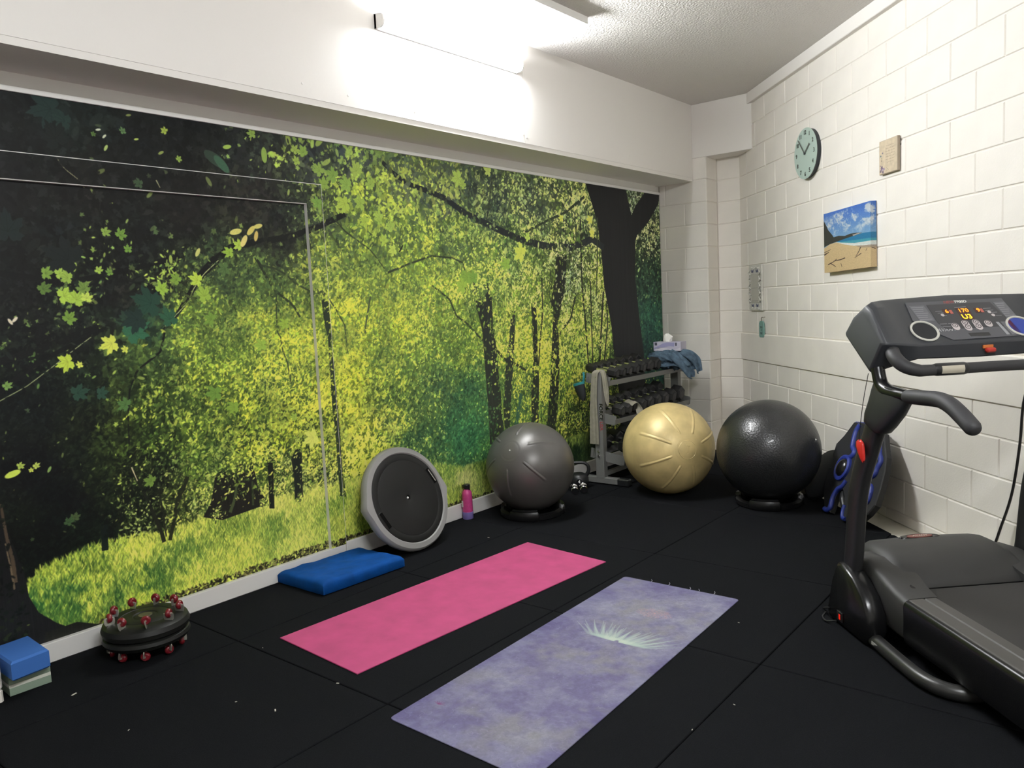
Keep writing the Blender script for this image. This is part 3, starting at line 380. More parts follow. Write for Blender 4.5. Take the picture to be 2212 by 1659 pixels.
def paint_beach():
    H = W = 512; img = np.zeros((H, W, 3), np.float32); y = np.linspace(0, 1, H)[:, None, None]; x = np.linspace(0, 1, W)[None, :, None]
    sky = np.array([58, 100, 178])*np.clip((y-.5)*2, 0, 1)+np.array([120, 160, 190])*(1-np.clip((y-.5)*2, 0, 1)); img[:] = sky
    cl = (vnoise(H, W, 60)*.5+vnoise(H, W, 26)*.3+vnoise(H, W, 10)*.2)
    band = np.exp(-((y[..., 0]-.72-.1*x[..., 0])/.16)**2)+.6*np.exp(-((y[..., 0]-.93)/.05)**2)*(x[..., 0] > .2)
    m = np.clip((cl-.47)*5*band, 0, .85)[..., None]; img += (np.array([205, 208, 205])-img)*m
    X = lambda pts: [(a*W, b*H) for a, b in pts]
    fillpoly(img, X([(.25, .55), (.6, .535), (.75, .55), (1.01, .545), (1.01, .36), (.7, .38), (.45, .43), (.3, .47), (.22, .49)]), (34, 110, 150))
    fillpoly(img, X([(.24, .475), (.4, .47), (.7, .46), (1.01, .455), (1.01, .38), (.7, .39), (.45, .43)]), (70, 150, 160), .8)
    fillpoly(img, X([(.22, .49), (.35, .455), (.6, .415), (1.01, .415), (1.01, .35), (.8, .35), (.62, .365), (.4, .42)]), (214, 214, 206), .9)
    fillpoly(img, X([(-.01, -.01), (1.01, -.01), (1.01, .33), (.8, .345), (.6, .37), (.4, .42), (.25, .475), (.12, .46), (-.01, .4)]), (194, 170, 128))
    fillpoly(img, X([(1.01, .35), (.75, .36), (.6, .375), (.7, .33), (1.01, .3)]), (150, 134, 116), .8)
    fillpoly(img, X([(-.01, .88), (.04, .8), (.09, .7), (.16, .62), (.2, .565), (.3, .575), (.42, .555), (.52, .575), (.66, .57), (.74, .555), (.62, .535), (.5, .52), (.36, .5), (.24, .48), (.12, .46), (-.01, .42)]), (46, 48, 42), 1, .3)
    fillpoly(img, X([(.56, .55), (.66, .565), (.72, .557), (.64, .54), (.58, .53)]), (200, 190, 180), .8)
    for p, a, b in (([(.08, .12), (.2, .16), (.26, .2)], 9, 5), ([(.2, .17), (.34, .18), (.42, .2)], 6, 9), ([(.13, .14), (.2, .1), (.24, .07)], 7, 5), ([(.62, .2), (.68, .28), (.71, .34)], 4, 8), ([(.6, .18), (.68, .22), (.72, .24)], 3, 7), ([(.34, .12), (.36, .06)], 4, 4), ([(.8, .27), (.82, .31)], 4, 3), ([(.9, .31), (.97, .29)], 5, 5), ([(.0, .29), (.1, .33)], 14, 5), ([(.0, .33), (.14, .37)], 6, 3)):
        stroke(img, X(p), a, b, (52, 38, 34), .95)
    img *= (1+.12*(vnoise(H, W, 3)-.5))[..., None]
    return img
def paint_lotus():
    W, H = 620, 1760; img = np.zeros((H, W, 3), np.float32)
    n = vnoise(H, W, 150)*.5+vnoise(H, W, 60)*.3+vnoise(H, W, 22)*.2; n2 = vnoise(H, W, 200)*.6+vnoise(H, W, 40)*.4; n3 = vnoise(H, W, 12)*.5+vnoise(H, W, 5)*.5
    a = np.array([96, 88, 134.]); b = np.array([148, 148, 170.]); c = np.array([140, 138, 138.])
    t = np.clip((n-.3)*2.4, 0, 1)[..., None]; img[:] = a+(b-a)*t; k = np.clip((n2-.5)*3.2, 0, 1)[..., None]; img += (c-img)*k*.8
    yy, xx = np.mgrid[0:H, 0:W]; e = np.minimum(np.minimum(xx, W-xx)/90., np.minimum(yy, H-yy)/160.); e = np.clip(e, 0, 1)[..., None]
    img = img*(.84+.16*e)+np.array([-4, -6, 12])*(1-e); img *= (.88+.24*n3)[..., None]; img = img.astype(np.float32)
    img += (np.array([138, 138, 152], np.float32)-img)*.38
    # faint swirls
    for i in range(900):
        x, y = RNG.random()*W, RNG.random()*H; a0 = RNG.random()*6.28; r = 4+RNG.random()*12
        p = [(x+r*math.cos(a0+q*.5), y+r*math.sin(a0+q*.5)) for q in range(6)]
        stroke(img, p, 1.4, 2.4, (170, 168, 196) if RNG.random() < .5 else (96, 84, 128), .3)
    # sun disc of petals and lotus
    cx, cy = .5*W, .785*H
    for i in range(420):
        a0 = RNG.random()*6.28; r = RNG.random()**.7*85
        blit(img, stamp(1, 9, int(RNG.integers(24))), cx+r*math.cos(a0), cy+r*.62*math.sin(a0), np.array((190, 150, 154), np.float32), .3)
    lx, ly = .52*W, .585*H
    for ring, (num, L, wd, cc) in enumerate(((15, 255, 32, (160, 178, 174)), (11, 215, 34, (172, 192, 180)), (9, 160, 34, (182, 198, 186)), (5, 95, 30, (200, 210, 194)))):
        for i in range(num):
            f = i/(num-1); a0 = PI*(.04+.92*f); ll = L*(1.0-.34*math.sin(a0)**2) if ring < 2 else L*(1-.2*math.sin(a0))
            ex, ey = lx+math.cos(a0)*ll, ly+math.sin(a0)*ll*.78+abs(math.cos(a0))*60
            mx, my = lx+math.cos(a0)*ll*.55, ly+math.sin(a0)*ll*.12-8
            stroke(img, [(lx+math.cos(a0)*14, ly), (mx, my), (ex, ey)], wd, 2, cc, .38)
            stroke(img, [(lx+math.cos(a0)*14, ly), (mx, my), (ex, ey)], 2, 1, (206, 214, 200), .35)
    g_ = img.mean(2, keepdims=True)
    for i in range(7):
        a0 = PI*(.1+.8*i/6); x0, y0 = .12*W, .10*H
        stroke(img, [(x0, y0), (x0+math.cos(a0)*26, y0+math.sin(a0)*24)], 5, 1.5, (124, 60, 110), .6)
    return img
# ------------------------------------------------------------------ shared materials
M_ = {}
M_['block'] = mat('painted_block', (236, 231, 223), .62, bump=.35, bscale=90, bdist=.002, noise=.02, nscale=3)
M_['mortar'] = mat('painted_mortar', (233, 228, 220), .6, bump=.3, bscale=60)
M_['plaster'] = mat('painted_board', (234, 230, 225), .55, bump=.12, bscale=35, bdist=.003)
M_['ceil'] = mat('stippled_ceiling', (218, 214, 210), .6, bump=.9, bscale=70, bdist=.008)
M_['white'] = mat('white_gloss_paint', (232, 230, 226), .4)
M_['slab'] = mat('pale_painted_concrete', (214, 210, 196), .6, noise=.05, nscale=6, bump=.2, bscale=30)
def rubber_mat():
    m = mat('black_rubber', (19, 20, 22), .95, noise=.25, nscale=260, bump=.55, bscale=330, bdist=.002, spec=.04)
    nt = m.node_tree; b = nt.nodes['Principled BSDF']; tc = nt.nodes['Texture Coordinate']
    v = nt.nodes.new('ShaderNodeTexVoronoi'); v.inputs['Scale'].default_value = 42; nt.links.new(tc.outputs['Object'], v.inputs['Vector'])
    mr = nt.nodes.new('ShaderNodeMath'); mr.operation = 'LESS_THAN'; mr.inputs[1].default_value = .035; nt.links.new(v.outputs['Distance'], mr.inputs[0])
    mx = nt.nodes.new('ShaderNodeMix'); mx.data_type = 'RGBA'; old = b.inputs['Base Color'].links[0].from_socket
    nt.links.new(mr.outputs[0], mx.inputs['Factor']); nt.links.new(old, mx.inputs['A']); mx.inputs['B'].default_value = lin((40, 41, 43)); nt.links.new(mx.outputs['Result'], b.inputs['Base Color'])
    return m
M_['rubber'] = rubber_mat()
M_['black'] = mat('black_plastic', (26, 27, 29), .42, bump=.1, bscale=400, bdist=.0006)
M_['black_gloss'] = mat('gloss_black_plastic', (20, 20, 22), .2)
M_['steel'] = mat('grey_powder_coat', (118, 118, 116), .45, metal=.15, bump=.06, bscale=300)
M_['chrome'] = mat('chrome', (225, 225, 225), .12, metal=1)
M_['darkrub'] = mat('dumbbell_rubber', (27, 27, 28), .5, noise=.1, nscale=80)

# ------------------------------------------------------------------ setting
YE, XW, ZC = 7.07, -3.805, 3.30
A_R = math.atan2(-.7260, .6877)              # local x of the right wall runs from the far corner towards the camera
RC = Vector((-3.073, 7.302, 0))
def rwpt(l, w, z): return RC+Vector((.6877, -.7260, 0))*l+Vector((.7260, .6877, 0))*w+Vector((0, 0, z))
YF, RLEN = -2.2, 13.088                      # wall behind the camera; length of right wall

# floor slab with the rubber tiles as its pieces
def clip(poly, n, d):
    out = []
    for i in range(len(poly)):
        a, b = poly[i-1], poly[i]; da = a[0]*n[0]+a[1]*n[1]-d; db = b[0]*n[0]+b[1]*n[1]-d
        if (da <= 0) != (db <= 0): t = da/(da-db); out.append((a[0]+(b[0]-a[0])*t, a[1]+(b[1]-a[1])*t))
        if db <= 0: out.append(b)
    return out
fl = struct(MB().prism([(-4.3, YF-.2), (5.72, YF-.2), (-3.0, 7.5), (-4.3, 7.5)], -.12, -.02).build('floor', M_['slab']))
xs = [-3.795, -3.27, -2.235, -1.195, -.15, .9, 1.95, 3., 4.05, 5.1]; ys = [YF+.01, -1.2, -.22, .83, 1.88, 2.96, 3.98, 5.02, 6.05, 7.06]
for i in range(len(xs)-1):
    for j in range(len(ys)-1):
        g = .0025; oy = .04*(RNG.random()-.5) if j > 5 else 0
        P = [(xs[i]+g, ys[j]+g), (xs[i+1]-g, ys[j]+g), (xs[i+1]-g, ys[j+1]-g), (xs[i]+g, ys[j+1]-g)]
        P = clip(P, (.7260, .6877), 2.600)
        if len(P) < 3 or abs(sum(P[k-1][0]*P[k][1]-P[k][0]*P[k-1][1] for k in range(len(P))))/2 < .01: continue
        q = MB().prism(P, -.0195, 0, ch=.0025).build('rubber_tile', M_['rubber'], fl)
# specks of lint on the rubber
sp = MB()
for x, y, s in ((-3.38, 1.2, .011), (-2.532, 1.876, .006), (-1.95, 1.55, .012), (-1.99, 1.44, .008), (-2.56, 1.6, .008), (-1.15, 2.6, .004), (-1.2, 2.36, .004), (-1.43, 3.3, .004), (-1.58, 2.66, .003), (-3.31, 3.72, .006), (-2.9, 1.2, .004), (-2.75, 1.55, .004), (-3.1, 1.9, .003)):
    sp.box((x-s, y-s*.3, .0002), (x+s, y+s*.3, .002), T(x, y)@RZ(x*7+y*3)@T(-x, -y))
tag(sp.build('lint', mat('lint', (200, 196, 180), .8)), 'pale specks of lint scattered on the black rubber floor', 'lint', kind='stuff')

cl = struct(MB().box((-4.3, YF-.2, ZC), (6.2, 7.6, ZC+.1)).build('ceiling', M_['ceil']))

# block walls: each block is a piece of its wall
_bm = {}
def block(parent, x0, x1, z0, z1, th=.012, name='concrete_block', M=None, y=0):
    g = .0035; k = (round(x1-x0, 3), round(z1-z0, 3), th)
    if k not in _bm:
        c = .0045; a, b = x1-x0-2*g, z1-z0-2*g
        me = bpy.data.meshes.new(name)
        v = [(0, th, 0), (a, th, 0), (a, th, b), (0, th, b), (0, c, 0), (a, c, 0), (a, c, b), (0, c, b), (c, 0, c), (a-c, 0, c), (a-c, 0, b-c), (c, 0, b-c)]
        f = [(8, 9, 10, 11)]
        for s_ in (0, 4):
            for i in range(4): j = (i+1) % 4; f.append((s_+i, s_+j, s_+4+j, s_+4+i))
        me.from_pydata(v, [], f); me.materials.append(M_['block']); me.update(); _bm[k] = me
    o = bpy.data.objects.new(name, _bm[k]); C.objects.link(o); o.parent = parent
    m = T(x0+g, y, z0+g)
    o.matrix_local = (M@m) if M is not None else m
    return o
ZL = [.053, .2685, .4815, .6905, .872, 1.128, 1.339, 1.545, 1.757, 1.968, 2.18, 2.39, 2.60, 2.81, 3.02, 3.205]
ZL = [-.02]+ZL
PB = .427
# right wall (local x = along the wall from the far corner, local -y = room side)
wr = struct(MB().box((0, .006, -.1), (RLEN, .2, ZC+.02)).build('wall_right', M_['mortar'])); wr.location = RC; wr.rotation_euler = (0, 0, A_R)
for i in range(len(ZL)-1):
    z0, z1 = ZL[i], ZL[i+1]
    if abs(z0-.872) < 1e-3:   # bond beam band, a little proud
        for a, b in ((0, 2.4), (2.4, 5.6), (5.6, RLEN)):
            MB().box((a, -.012, z0), (b-.002, .02, z1-.003), ch=.004).build('bond_beam', M_['block'], wr)
        continue
    base = 3.605 if (i % 2 == (9 % 2)) else 3.605-PB/2
    j = -9
    while True:
        a = base+j*PB; b = a+PB; j += 1
        if b <= .02: continue
        if a > (4.6 if True else RLEN): break
        block(wr, max(a, 0), min(b, RLEN), z0, z1)
MB().box((4.6+PB, 0, -.02), (RLEN, .02, ZC)).build('plain_stretch', M_['block'], wr)
cor = struct(MB().box((.30, -.034, 3.205), (RLEN, .01, ZC), ch=.004).build('trim_1', M_['plaster'])); cor.location = RC; cor.rotation_euler = (0, 0, A_R)
# end wall
wb = struct(MB().box((XW-.3, YE+.006, -.1), (-3.309, 7.6, ZC+.02)).box((-3.32, 7.308, -.1), (-2.6, 7.6, ZC+.02)).build('wall_back', M_['mortar']))
for i in range(len(ZL)-1):
    z0, z1 = ZL[i], ZL[i+1]
    if z0 >= 2.8: break
    if abs(z0-.872) < 1e-3:
        MB().box((XW, YE-.004, z0), (-3.298, YE+.02, z1-.003), ch=.003).build('bond_beam', M_['block'], wb)
        MB().box((-3.33, YE+.021, z0), (-3.298, 7.296, z1-.003), ch=.002).build('bond_beam', M_['block'], wb)
        MB().box((-3.302, 7.297, z0), (-3.06, 7.32, z1-.003), ch=.003).build('bond_beam', M_['block'], wb)
        continue
    sp_ = [XW, -3.74, -3.302] if i % 2 == 0 else [XW, -3.53, -3.302]
    if z0 > 2.59: sp_ = [-3.5, -3.302]
    for a, b in zip(sp_[:-1], sp_[1:]): block(wb, a, b, z0, z1, y=YE)
    block(wb, 0, .232, z0, z1, M=T(-3.302, YE+.002, 0)@RZ(PI/2))
    block(wb, -3.302, -3.06, z0, z1, y=7.302)
MB().box((-3.50, YE-.006, 2.803), (-2.80, 7.5, ZC), ch=.004).build('lintel', M_['plaster'], wb)
# mural wall (plain masonry behind the print) and the deep box beam above it
wl = struct(MB().box((XW-.3, YF-.2, -.1), (XW-.034, 7.4, ZC+.02)).build('wall_left', M_['plaster']))
BXF = -3.44
bk = struct(MB().box((XW-.034, YF, 2.59), (BXF, YE-.002, ZC+.01)).build('beam_casing', M_['plaster']))
MB().box((BXF-.004, 1.14, 2.622), (BXF+.0035, 4.466, ZC)).box((BXF-.004, 4.4695, 2.622), (BXF+.0035, YE-.01, ZC)).box((BXF-.004, YF, 2.622), (BXF+.0035, 1.137, ZC)).build('facing_board', M_['plaster'], bk)
nl = MB()
for y_, z_ in ((4.45, 2.95), (4.485, 2.94), (4.45, 2.68), (4.485, 2.665), (4.0, 2.66), (3.4, 2.67), (2.9, 2.68), (5.9, 2.7), (2.6, 2.69)):
    nl.sphere(.007, 8, 5, T(BXF+.003, y_, z_), sc=(.5, 1, 1))
nl.build('nail_head', M_['plaster'], bk)
tr2 = struct(MB().box((XW-.034, YF, 2.508), (XW+.0, YE-.004, 2.6)).box((XW-.034, YF, 2.508), (XW+.012, YE-.004, 2.532), ch=.002).build('trim_2', M_['white']))
# print, in pieces that step with the door and its frame
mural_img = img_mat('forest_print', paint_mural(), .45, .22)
DY, FY, DZ, FZ, KB = 2.84, 2.951, 2.138, 2.252, .09
def printed(name, lo, hi, parent=None):
    """box whose +x face carries the print; the edges are white"""
    x0, y0, z0 = lo; x1, y1, z1 = hi
    o = MB().box(lo, hi).build(name, [M_['white'], mural_img], parent); me = o.data
    uv = me.uv_layers.new(name='uv')
    for p in me.polygons:
        if p.normal.x > .5 and p.center.x > x1-1e-4: p.material_index = 1
        for li in p.loop_indices:
            c = me.vertices[me.loops[li].vertex_index].co; uv.data[li].uv = ((c.y-MY0)/(MY1-MY0), (c.z-MZ0)/(MZ1-MZ0))
    return o
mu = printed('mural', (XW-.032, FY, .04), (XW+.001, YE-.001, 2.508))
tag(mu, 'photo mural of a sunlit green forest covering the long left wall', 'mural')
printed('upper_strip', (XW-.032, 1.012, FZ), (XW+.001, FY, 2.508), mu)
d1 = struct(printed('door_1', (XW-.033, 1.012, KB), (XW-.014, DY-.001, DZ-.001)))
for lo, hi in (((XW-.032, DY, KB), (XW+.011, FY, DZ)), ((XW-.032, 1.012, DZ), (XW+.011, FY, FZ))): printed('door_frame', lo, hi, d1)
MB().box((XW-.014, 1.012, DZ-.0035), (XW+.0105, DY, DZ)).build('lit_reveal_strip', mat('lit_reveal_grey', (206, 204, 200), .6), d1)  # pale strip added so the reveal under the door head looks lit
MB().box((XW-.004, 1.012, FZ), (XW+.012, FY+.003, FZ+.003)).box((XW-.004, FY, KB), (XW+.0115, FY+.0018, FZ)).build('frame_highlight', M_['white'], d1)  # thin white strips added as the bright highlight on the frame edges
struct(MB().box((XW-.033, YF, 0), (XW+.012, FY-.004, KB), ch=.002).build('baseboard_left', M_['white']))
b2 = struct(MB().box((XW-.033, FY, 0), (XW+.017, YE-.005, .104), ch=.003).build('baseboard_left', M_['white']))
# pier of blocks at the near end of the mural wall
pr = struct(MB().box((XW+.014, YF, -.02), (-3.574, 1.002, ZC)).build('wall_left_pier', M_['mortar']))
ZP = ZL[:5]+[1.085]+ZL[6:]
for i in range(len(ZP)-1):
    block(pr, 0, .245 if True else 0, ZP[i], ZP[i+1], M=T(-3.565, 1.008, 0)@RZ(PI))
    off = 0 if i % 2 else PB/2
    yb = 1.008
    while yb > YF:
        a = max(YF, yb-(PB if yb < 1 or not off else PB/2)); block(pr, 0, yb-a, ZP[i], ZP[i+1], M=T(-3.565, a, 0)@RZ(PI/2)); yb = a
# wall behind the camera
struct(MB().box((-4.3, YF-.2, -.1), (6.2, YF, ZC+.05)).build('wall_front', M_['plaster']))
# ceiling hatch board beside the lamp
hb = struct(MB().box((BXF+.005, 2.2, ZC-.012), (-2.86, 4.39, ZC+.005)).build('trim_3', M_['plaster']))
MB().box((-2.872, 2.2, ZC-.045), (-2.83, 4.39, ZC), ch=.003).build('edge_strip', M_['white'], hb)

# ------------------------------------------------------------------ lamps
def batten(name, label, y0, y1, M, strength, prof_w=.085, prof_d=.075):
    """wraparound batten: back plate, glowing diffuser, two end caps (local: y along, x out, z up)"""
    t = thing(name, label, 'light'); t.matrix_world = M
    MB().box((0, y0, -.04), (.02, y1, .044), ch=.002).build('back_plate', M_['white'], t)
    em = mat('diffuser_glow', (255, 255, 255), .5, emit=(250, 253, 255), estr=strength)
    pr_ = [(.012, -.036), (.05, -.037), (.068, -.028), (.076, -.005), (.074, .02), (.06, .036), (.03, .042), (.012, .042)]
    MB().loft([[(x, y, z) for x, z in pr_] for y in (y0+.012, y1-.012)]).build('diffuser', em, t, smooth=50)
    for a, b in ((y0, y0+.012), (y1-.012, y1)):
        MB().loft([[(x*1.03, y, z*1.03) for x, z in [(0, -.037)]+pr_[1:-1]+[(0, .042)]] for y in (a, b)]).build('end_cap', M_['white'], t, smooth=40)
    return t
batten('wall_batten_light', 'glowing white batten light fixed along the boxed beam above the mural', 0, 1.27, T(BXF+.004, 3.12, 3.118), LAMP)
batten('ceiling_batten_light', 'white batten light on the ceiling above the viewer, out of the picture', -.63, .63, T(.35, .8, ZC)@RZ(-.4)@RY(PI/2), LAMP2)
# ------------------------------------------------------------------ mats and cushion
def slab_quad(name, P, z0, z1, m, label, cat, uv=False, ch=.0015, r=0):
    if r:   # rounded corners
        Q = []
        for i in range(4):
            a, b, c = Vector(P[i-1]), Vector(P[i]), Vector(P[(i+1) % 4]); u = (a-b).normalized(); v = (c-b).normalized()
            for t in (0, .3, .6, 1): Q.append(tuple(b+u*r*(1-t)**2+v*r*t**2))
    else: Q = P
    o = MB().prism(Q, z0, z1, ch=ch).build(name, m)
    if uv:
        me = o.data; l = me.uv_layers.new(name='uv'); a, b, d = Vector(P[0]), Vector(P[1]), Vector(P[3]); e1 = b-a; e2 = d-a
        for p in me.polygons:
            for li in p.loop_indices:
                q = Vector(me.vertices[me.loops[li].vertex_index].co[:2])-a; l.data[li].uv = (q.dot(e1)/e1.length_squared, q.dot(e2)/e2.length_squared)
    return tag(o, label, cat)
slab_quad('yoga_mat', [(-2.522, 1.970), (-2.396, 3.697), (-3.016, 3.758), (-3.118, 2.004)], .0005, .0065, mat('pink_mat_foam', (176, 64, 112), .8, noise=.05, nscale=9, bump=.3, bscale=180, bdist=.0008), 'plain pink yoga mat laid on the black floor, nearer the mural', 'yoga mat')
slab_quad('yoga_mat', [(-2.144, 1.806), (-1.478, 1.80), (-1.535, 3.556), (-2.180, 3.546)], .0005, .005, img_mat('lotus_print', paint_lotus()*.90, .75, .2), 'faded purple yoga mat with a pale lotus print', 'yoga mat', uv=True, r=.02)
lm = [o for o in bpy.data.objects if o.name == 'yoga_mat.001'][0]; thm = mat('thread', (206, 204, 214), .8)
for x, y, L in ((-1.92, 3.55, .02), (-1.8, 3.552, .012), (-1.75, 3.552, .01), (-1.67, 3.553, .022), (-2.02, 3.549, .01)): MB().tube([(x, y, .003), (x+.003, y+L*.6, .008), (x-.004, y+L, .012)], .0009, 5).build('loose_thread', thm, lm)

def cushion():
    # rectangular foam pad in a loose cover: grid over a rounded box, slightly wrinkled
    P = [Vector(p) for p in ((-3.385, 2.46), (-3.355, 3.02), (-3.735, 3.00), (-3.785, 2.45))]
    nx, ny = 36, 26; th = .072; rings = []; R_ = np.random.default_rng(3)
    nzv = vnoise(64, 64, 8, R_)*.6+vnoise(64, 64, 4, R_)*.4
    def pt(u, v): return P[0]*(1-u)*(1-v)+P[1]*u*(1-v)+P[2]*u*v+P[3]*(1-u)*v
    bm_v = []; f = []
    def edge(u, v):
        e = min(u, 1-u)*.56/.03, min(v, 1-v)*.38/.03
        a = min(1, e[0]); b = min(1, e[1]); return (1-(1-a)**2)**.5*(1-(1-b)**2)**.5
    us = [0, .006, .016, .03, .05]+list(np.linspace(.08, .92, nx))+[.95, .97, .984, .994, 1]
    vs = [0, .01, .025, .045, .07]+list(np.linspace(.1, .9, ny))+[.93, .955, .975, .99, 1]
    NU, NV = len(us), len(vs)
    for s in (1, 0):
        for v in vs:
            for u in us:
                p = pt(u, v); q = edge(u, v); n = nzv[int(v*62), int(u*62)]-.5; c = pt(.5, .5); p = c+(p-c)*(1+.012*n)
                z = th*.5+(th*.5*(.35+.65*q)+n*.012*q if s else -th*.5*(.8+.2*q))+(.008*math.exp(-((u-.1)/.12)**2-((v-.15)/.2)**2) if s else 0)
                bm_v.append((p.x, p.y, max(.001, z)))
    N = NU*NV
    for s in (0, 1):
        for j in range(NV-1):
            for i in range(NU-1): a = s*N+j*NU+i; f.append((a, a+1, a+NU+1, a+NU))
    bd = [i for i in range(NU)]+[j*NU+NU-1 for j in range(1, NV)]+[(NV-1)*NU+i for i in range(NU-2, -1, -1)]+[j*NU for j in range(NV-2, 0, -1)]
    for i in range(len(bd)): a, b = bd[i-1], bd[i]; f.append((a, b, b+N, a+N))
    o = MB().add(bm_v, f).build('foam_cushion', mat('blue_stretch_cover', (4, 66, 134), .8, noise=.08, nscale=14, bump=.25, bscale=60, bdist=.003, spec=.15), smooth=60)
    return tag(o, 'blue covered foam cushion lying on the floor against the mural wall', 'cushion')
cushion()

# ------------------------------------------------------------------ yoga blocks by the pier
def yblock(z0, z1, P, m, label, stripe=None):
    t = thing('yoga_block', label, 'yoga block', (P[0][0], P[0][1], z0), group='yoga blocks stacked by the pier')
    Q = [(a-P[0][0], b-P[0][1]) for a, b in P]
    if stripe:
        h = z1-z0; a, b = stripe
        MB().prism(Q, .0005, h*a, ch=.002).prism(Q, h*b, h, ch=.004).build('foam_layer', m, t)
        MB().prism(Q, h*a, h*b).build('foam_stripe', mat('cream_foam', (206, 208, 196), .8), t)
    else: MB().prism(Q, 0, z1-z0, ch=.008).build('foam_body', m, t, smooth=30)
    return t
yblock(.001, .083, [(-3.583, 1.035), (-3.578, 1.19), (-3.795, 1.197), (-3.80, 1.04)], mat('sage_foam', (134, 152, 134), .8, bump=.2, bscale=300), 'grey-green foam yoga block with a cream stripe, under the blue one', (.42, .58))
yblock(.084, .165, [(-3.518, 1.03), (-3.535, 1.178), (-3.775, 1.186), (-3.76, 1.03)], mat('blue_foam', (52, 104, 178), .8, bump=.2, bscale=300), 'blue foam yoga block on top of the grey-green one')

# ------------------------------------------------------------------ wheeled massage disc
def wheel_disc():
    c = (-3.555, 1.595, 0)
    t = thing('massage_wheel_disc', 'round black exercise disc studded with red caster wheels above and below', 'exercise disc', c)
    m = mat('disc_plastic', (20, 21, 19), .5, bump=.15, bscale=500, bdist=.0006, spec=.3)
    z = .045
    MB().lathe([(.001, z), (.14, z), (.176, z+.012), (.187, z+.03), (.182, z+.044), (.170, z+.052), (.001, z+.052)], 72).build('lower_shell', m, t, smooth=35)
    z = .093
    MB().lathe([(.001, z), (.168, z), (.183, z+.012), (.188, z+.032), (.180, z+.052), (.16, z+.064), (.112, z+.067), (.108, z+.064), (.104, z+.067), (.055, z+.070), (.05, z+.066), (.045, z+.068), (.001, z+.069)], 72).build('upper_shell', m, t, smooth=35)
    MB().cyl(.030, z+.067, z+.072, 32, ch=.001).build('centre_badge', mat('bronze_badge', (70, 66, 52), .45, noise=.3, nscale=60), t)
    red = mat('red_wheel', (112, 20, 30), .35, coat=.3); bra = mat('zinc_bracket', (200, 198, 186), .3, metal=.8)
    n = 9
    for lev in (0, 1):
        for k in range(n):
            a = (k+.25)*2*PI/n+lev*.1; r = .148
            zz = .0 if lev == 0 else .158
            Mx = T(r*math.cos(a), r*math.sin(a), zz)@RZ(a+PI/2+(.5 if lev else .2)*math.sin(3*k+lev))
            s = 1 if lev else -1
            zc = .024 if lev == 0 else .030
            wq = MB().lathe([(.006, -.009), (.015, -.0105), (.020, -.006), (.0215, 0), (.020, .006), (.015, .0105), (.006, .009)], 20, Mx@T(0, 0, zc)@RX(PI/2)).build('wheel', red, t, smooth=40)
            zb = .052 if lev == 0 else .001
            pts = [(-.004, -.0135, zc), (-.002, -.0145, (zc+zb)/2), (0, -.010, zb), (0, .010, zb), (-.002, .0145, (zc+zb)/2), (-.004, .0135, zc)]
            MB().tube(pts, .0036, 6, Mx, sub=3, flat=2.6, up=(1, 0, 0)).cyl(.004, -.0145, .0145, 8, Mx@T(0, 0, zc)@RX(PI/2)).build('wheel_bracket', bra, wq, smooth=40)
    return t
wheel_disc()

# ------------------------------------------------------------------ half-dome balance trainer leaning on the mural
def bosu():
    t = thing('balance_trainer', 'half-dome balance trainer leaning on the mural, black base facing out', 'balance trainer', (-3.588, 3.292, .328))
    tilt = .36
    # local z of the disc = facing direction (towards the room and a little up)
    B = T(0, 0, 0)@RY(PI/2-tilt)@RZ(1.955)
    gr = mat('grey_rim', (138, 138, 136), .55, bump=.1, bscale=300); bl = mat('base_black', (21, 22, 21), .6, bump=.2, bscale=500, bdist=.0006, spec=.3)
    R = .33
    rim = [(R-.045, .012), (R-.04, .016), (R-.01, .012), (R, .0), (R+.004, -.02), (R-.004, -.045), (R-.02, -.06), (R-.05, -.062), (R-.05, 0)]
    rings = []
    for k in range(96):
        a = k*2*PI/96; d = .020*max(0, 1-abs(math.sin(a+.38))/.22) ; rings.append([((r+(d if r > R-.02 else 0))*math.cos(a), (r+(d if r > R-.02 else 0))*math.sin(a), z) for r, z in rim])
    MB().loft(rings, B, closed=True).build('rim', gr, t, smooth=40)
    # base plate with two recessed hand slots and a centre plug
    MB().lathe([(.001, -.006), (.012, -.006), (.016, .006), (.03, .010), (.235, .012), (.24, .0105), (.245, .0125), (.275, .012), (.286, .006), (.286, -.03), (.001, -.03)], 96, B).build('base_plate', bl, t, smooth=35)
    for s in (-1, 1):
        Mx = B@T(s*.252, 0, .0095)
        MB().box((-.016, -.058, -.002), (.016, .058, .0045), Mx, ch=.002).build('slot_frame', bl, t)
        MB().box((-.012, -.055, .003), (.012, .055, .0056), Mx).build('hand_slot', mat('slot_dark', (3, 3, 3), .8, spec=.1), t)
        if s > 0: MB().box((.003, -.046, .0050), (.0085, .044, .0072), Mx, ch=.001).build('slot_lip', mat('slot_lip', (200, 200, 192), .25, metal=.3), t)
    MB().sphere(.007, 12, 8, B@T(0, 0, -.001)).build('valve_plug', mat('white_plug', (235, 235, 232), .3), t)
    # soft dome behind
    MB().sphere(.295, 48, 12, B@T(0, 0, -.045), sc=(1, 1, -.56), z0=0, z1=1).build('dome', mat('grey_dome', (118, 120, 124), .5), t, smooth=60)
bosu()

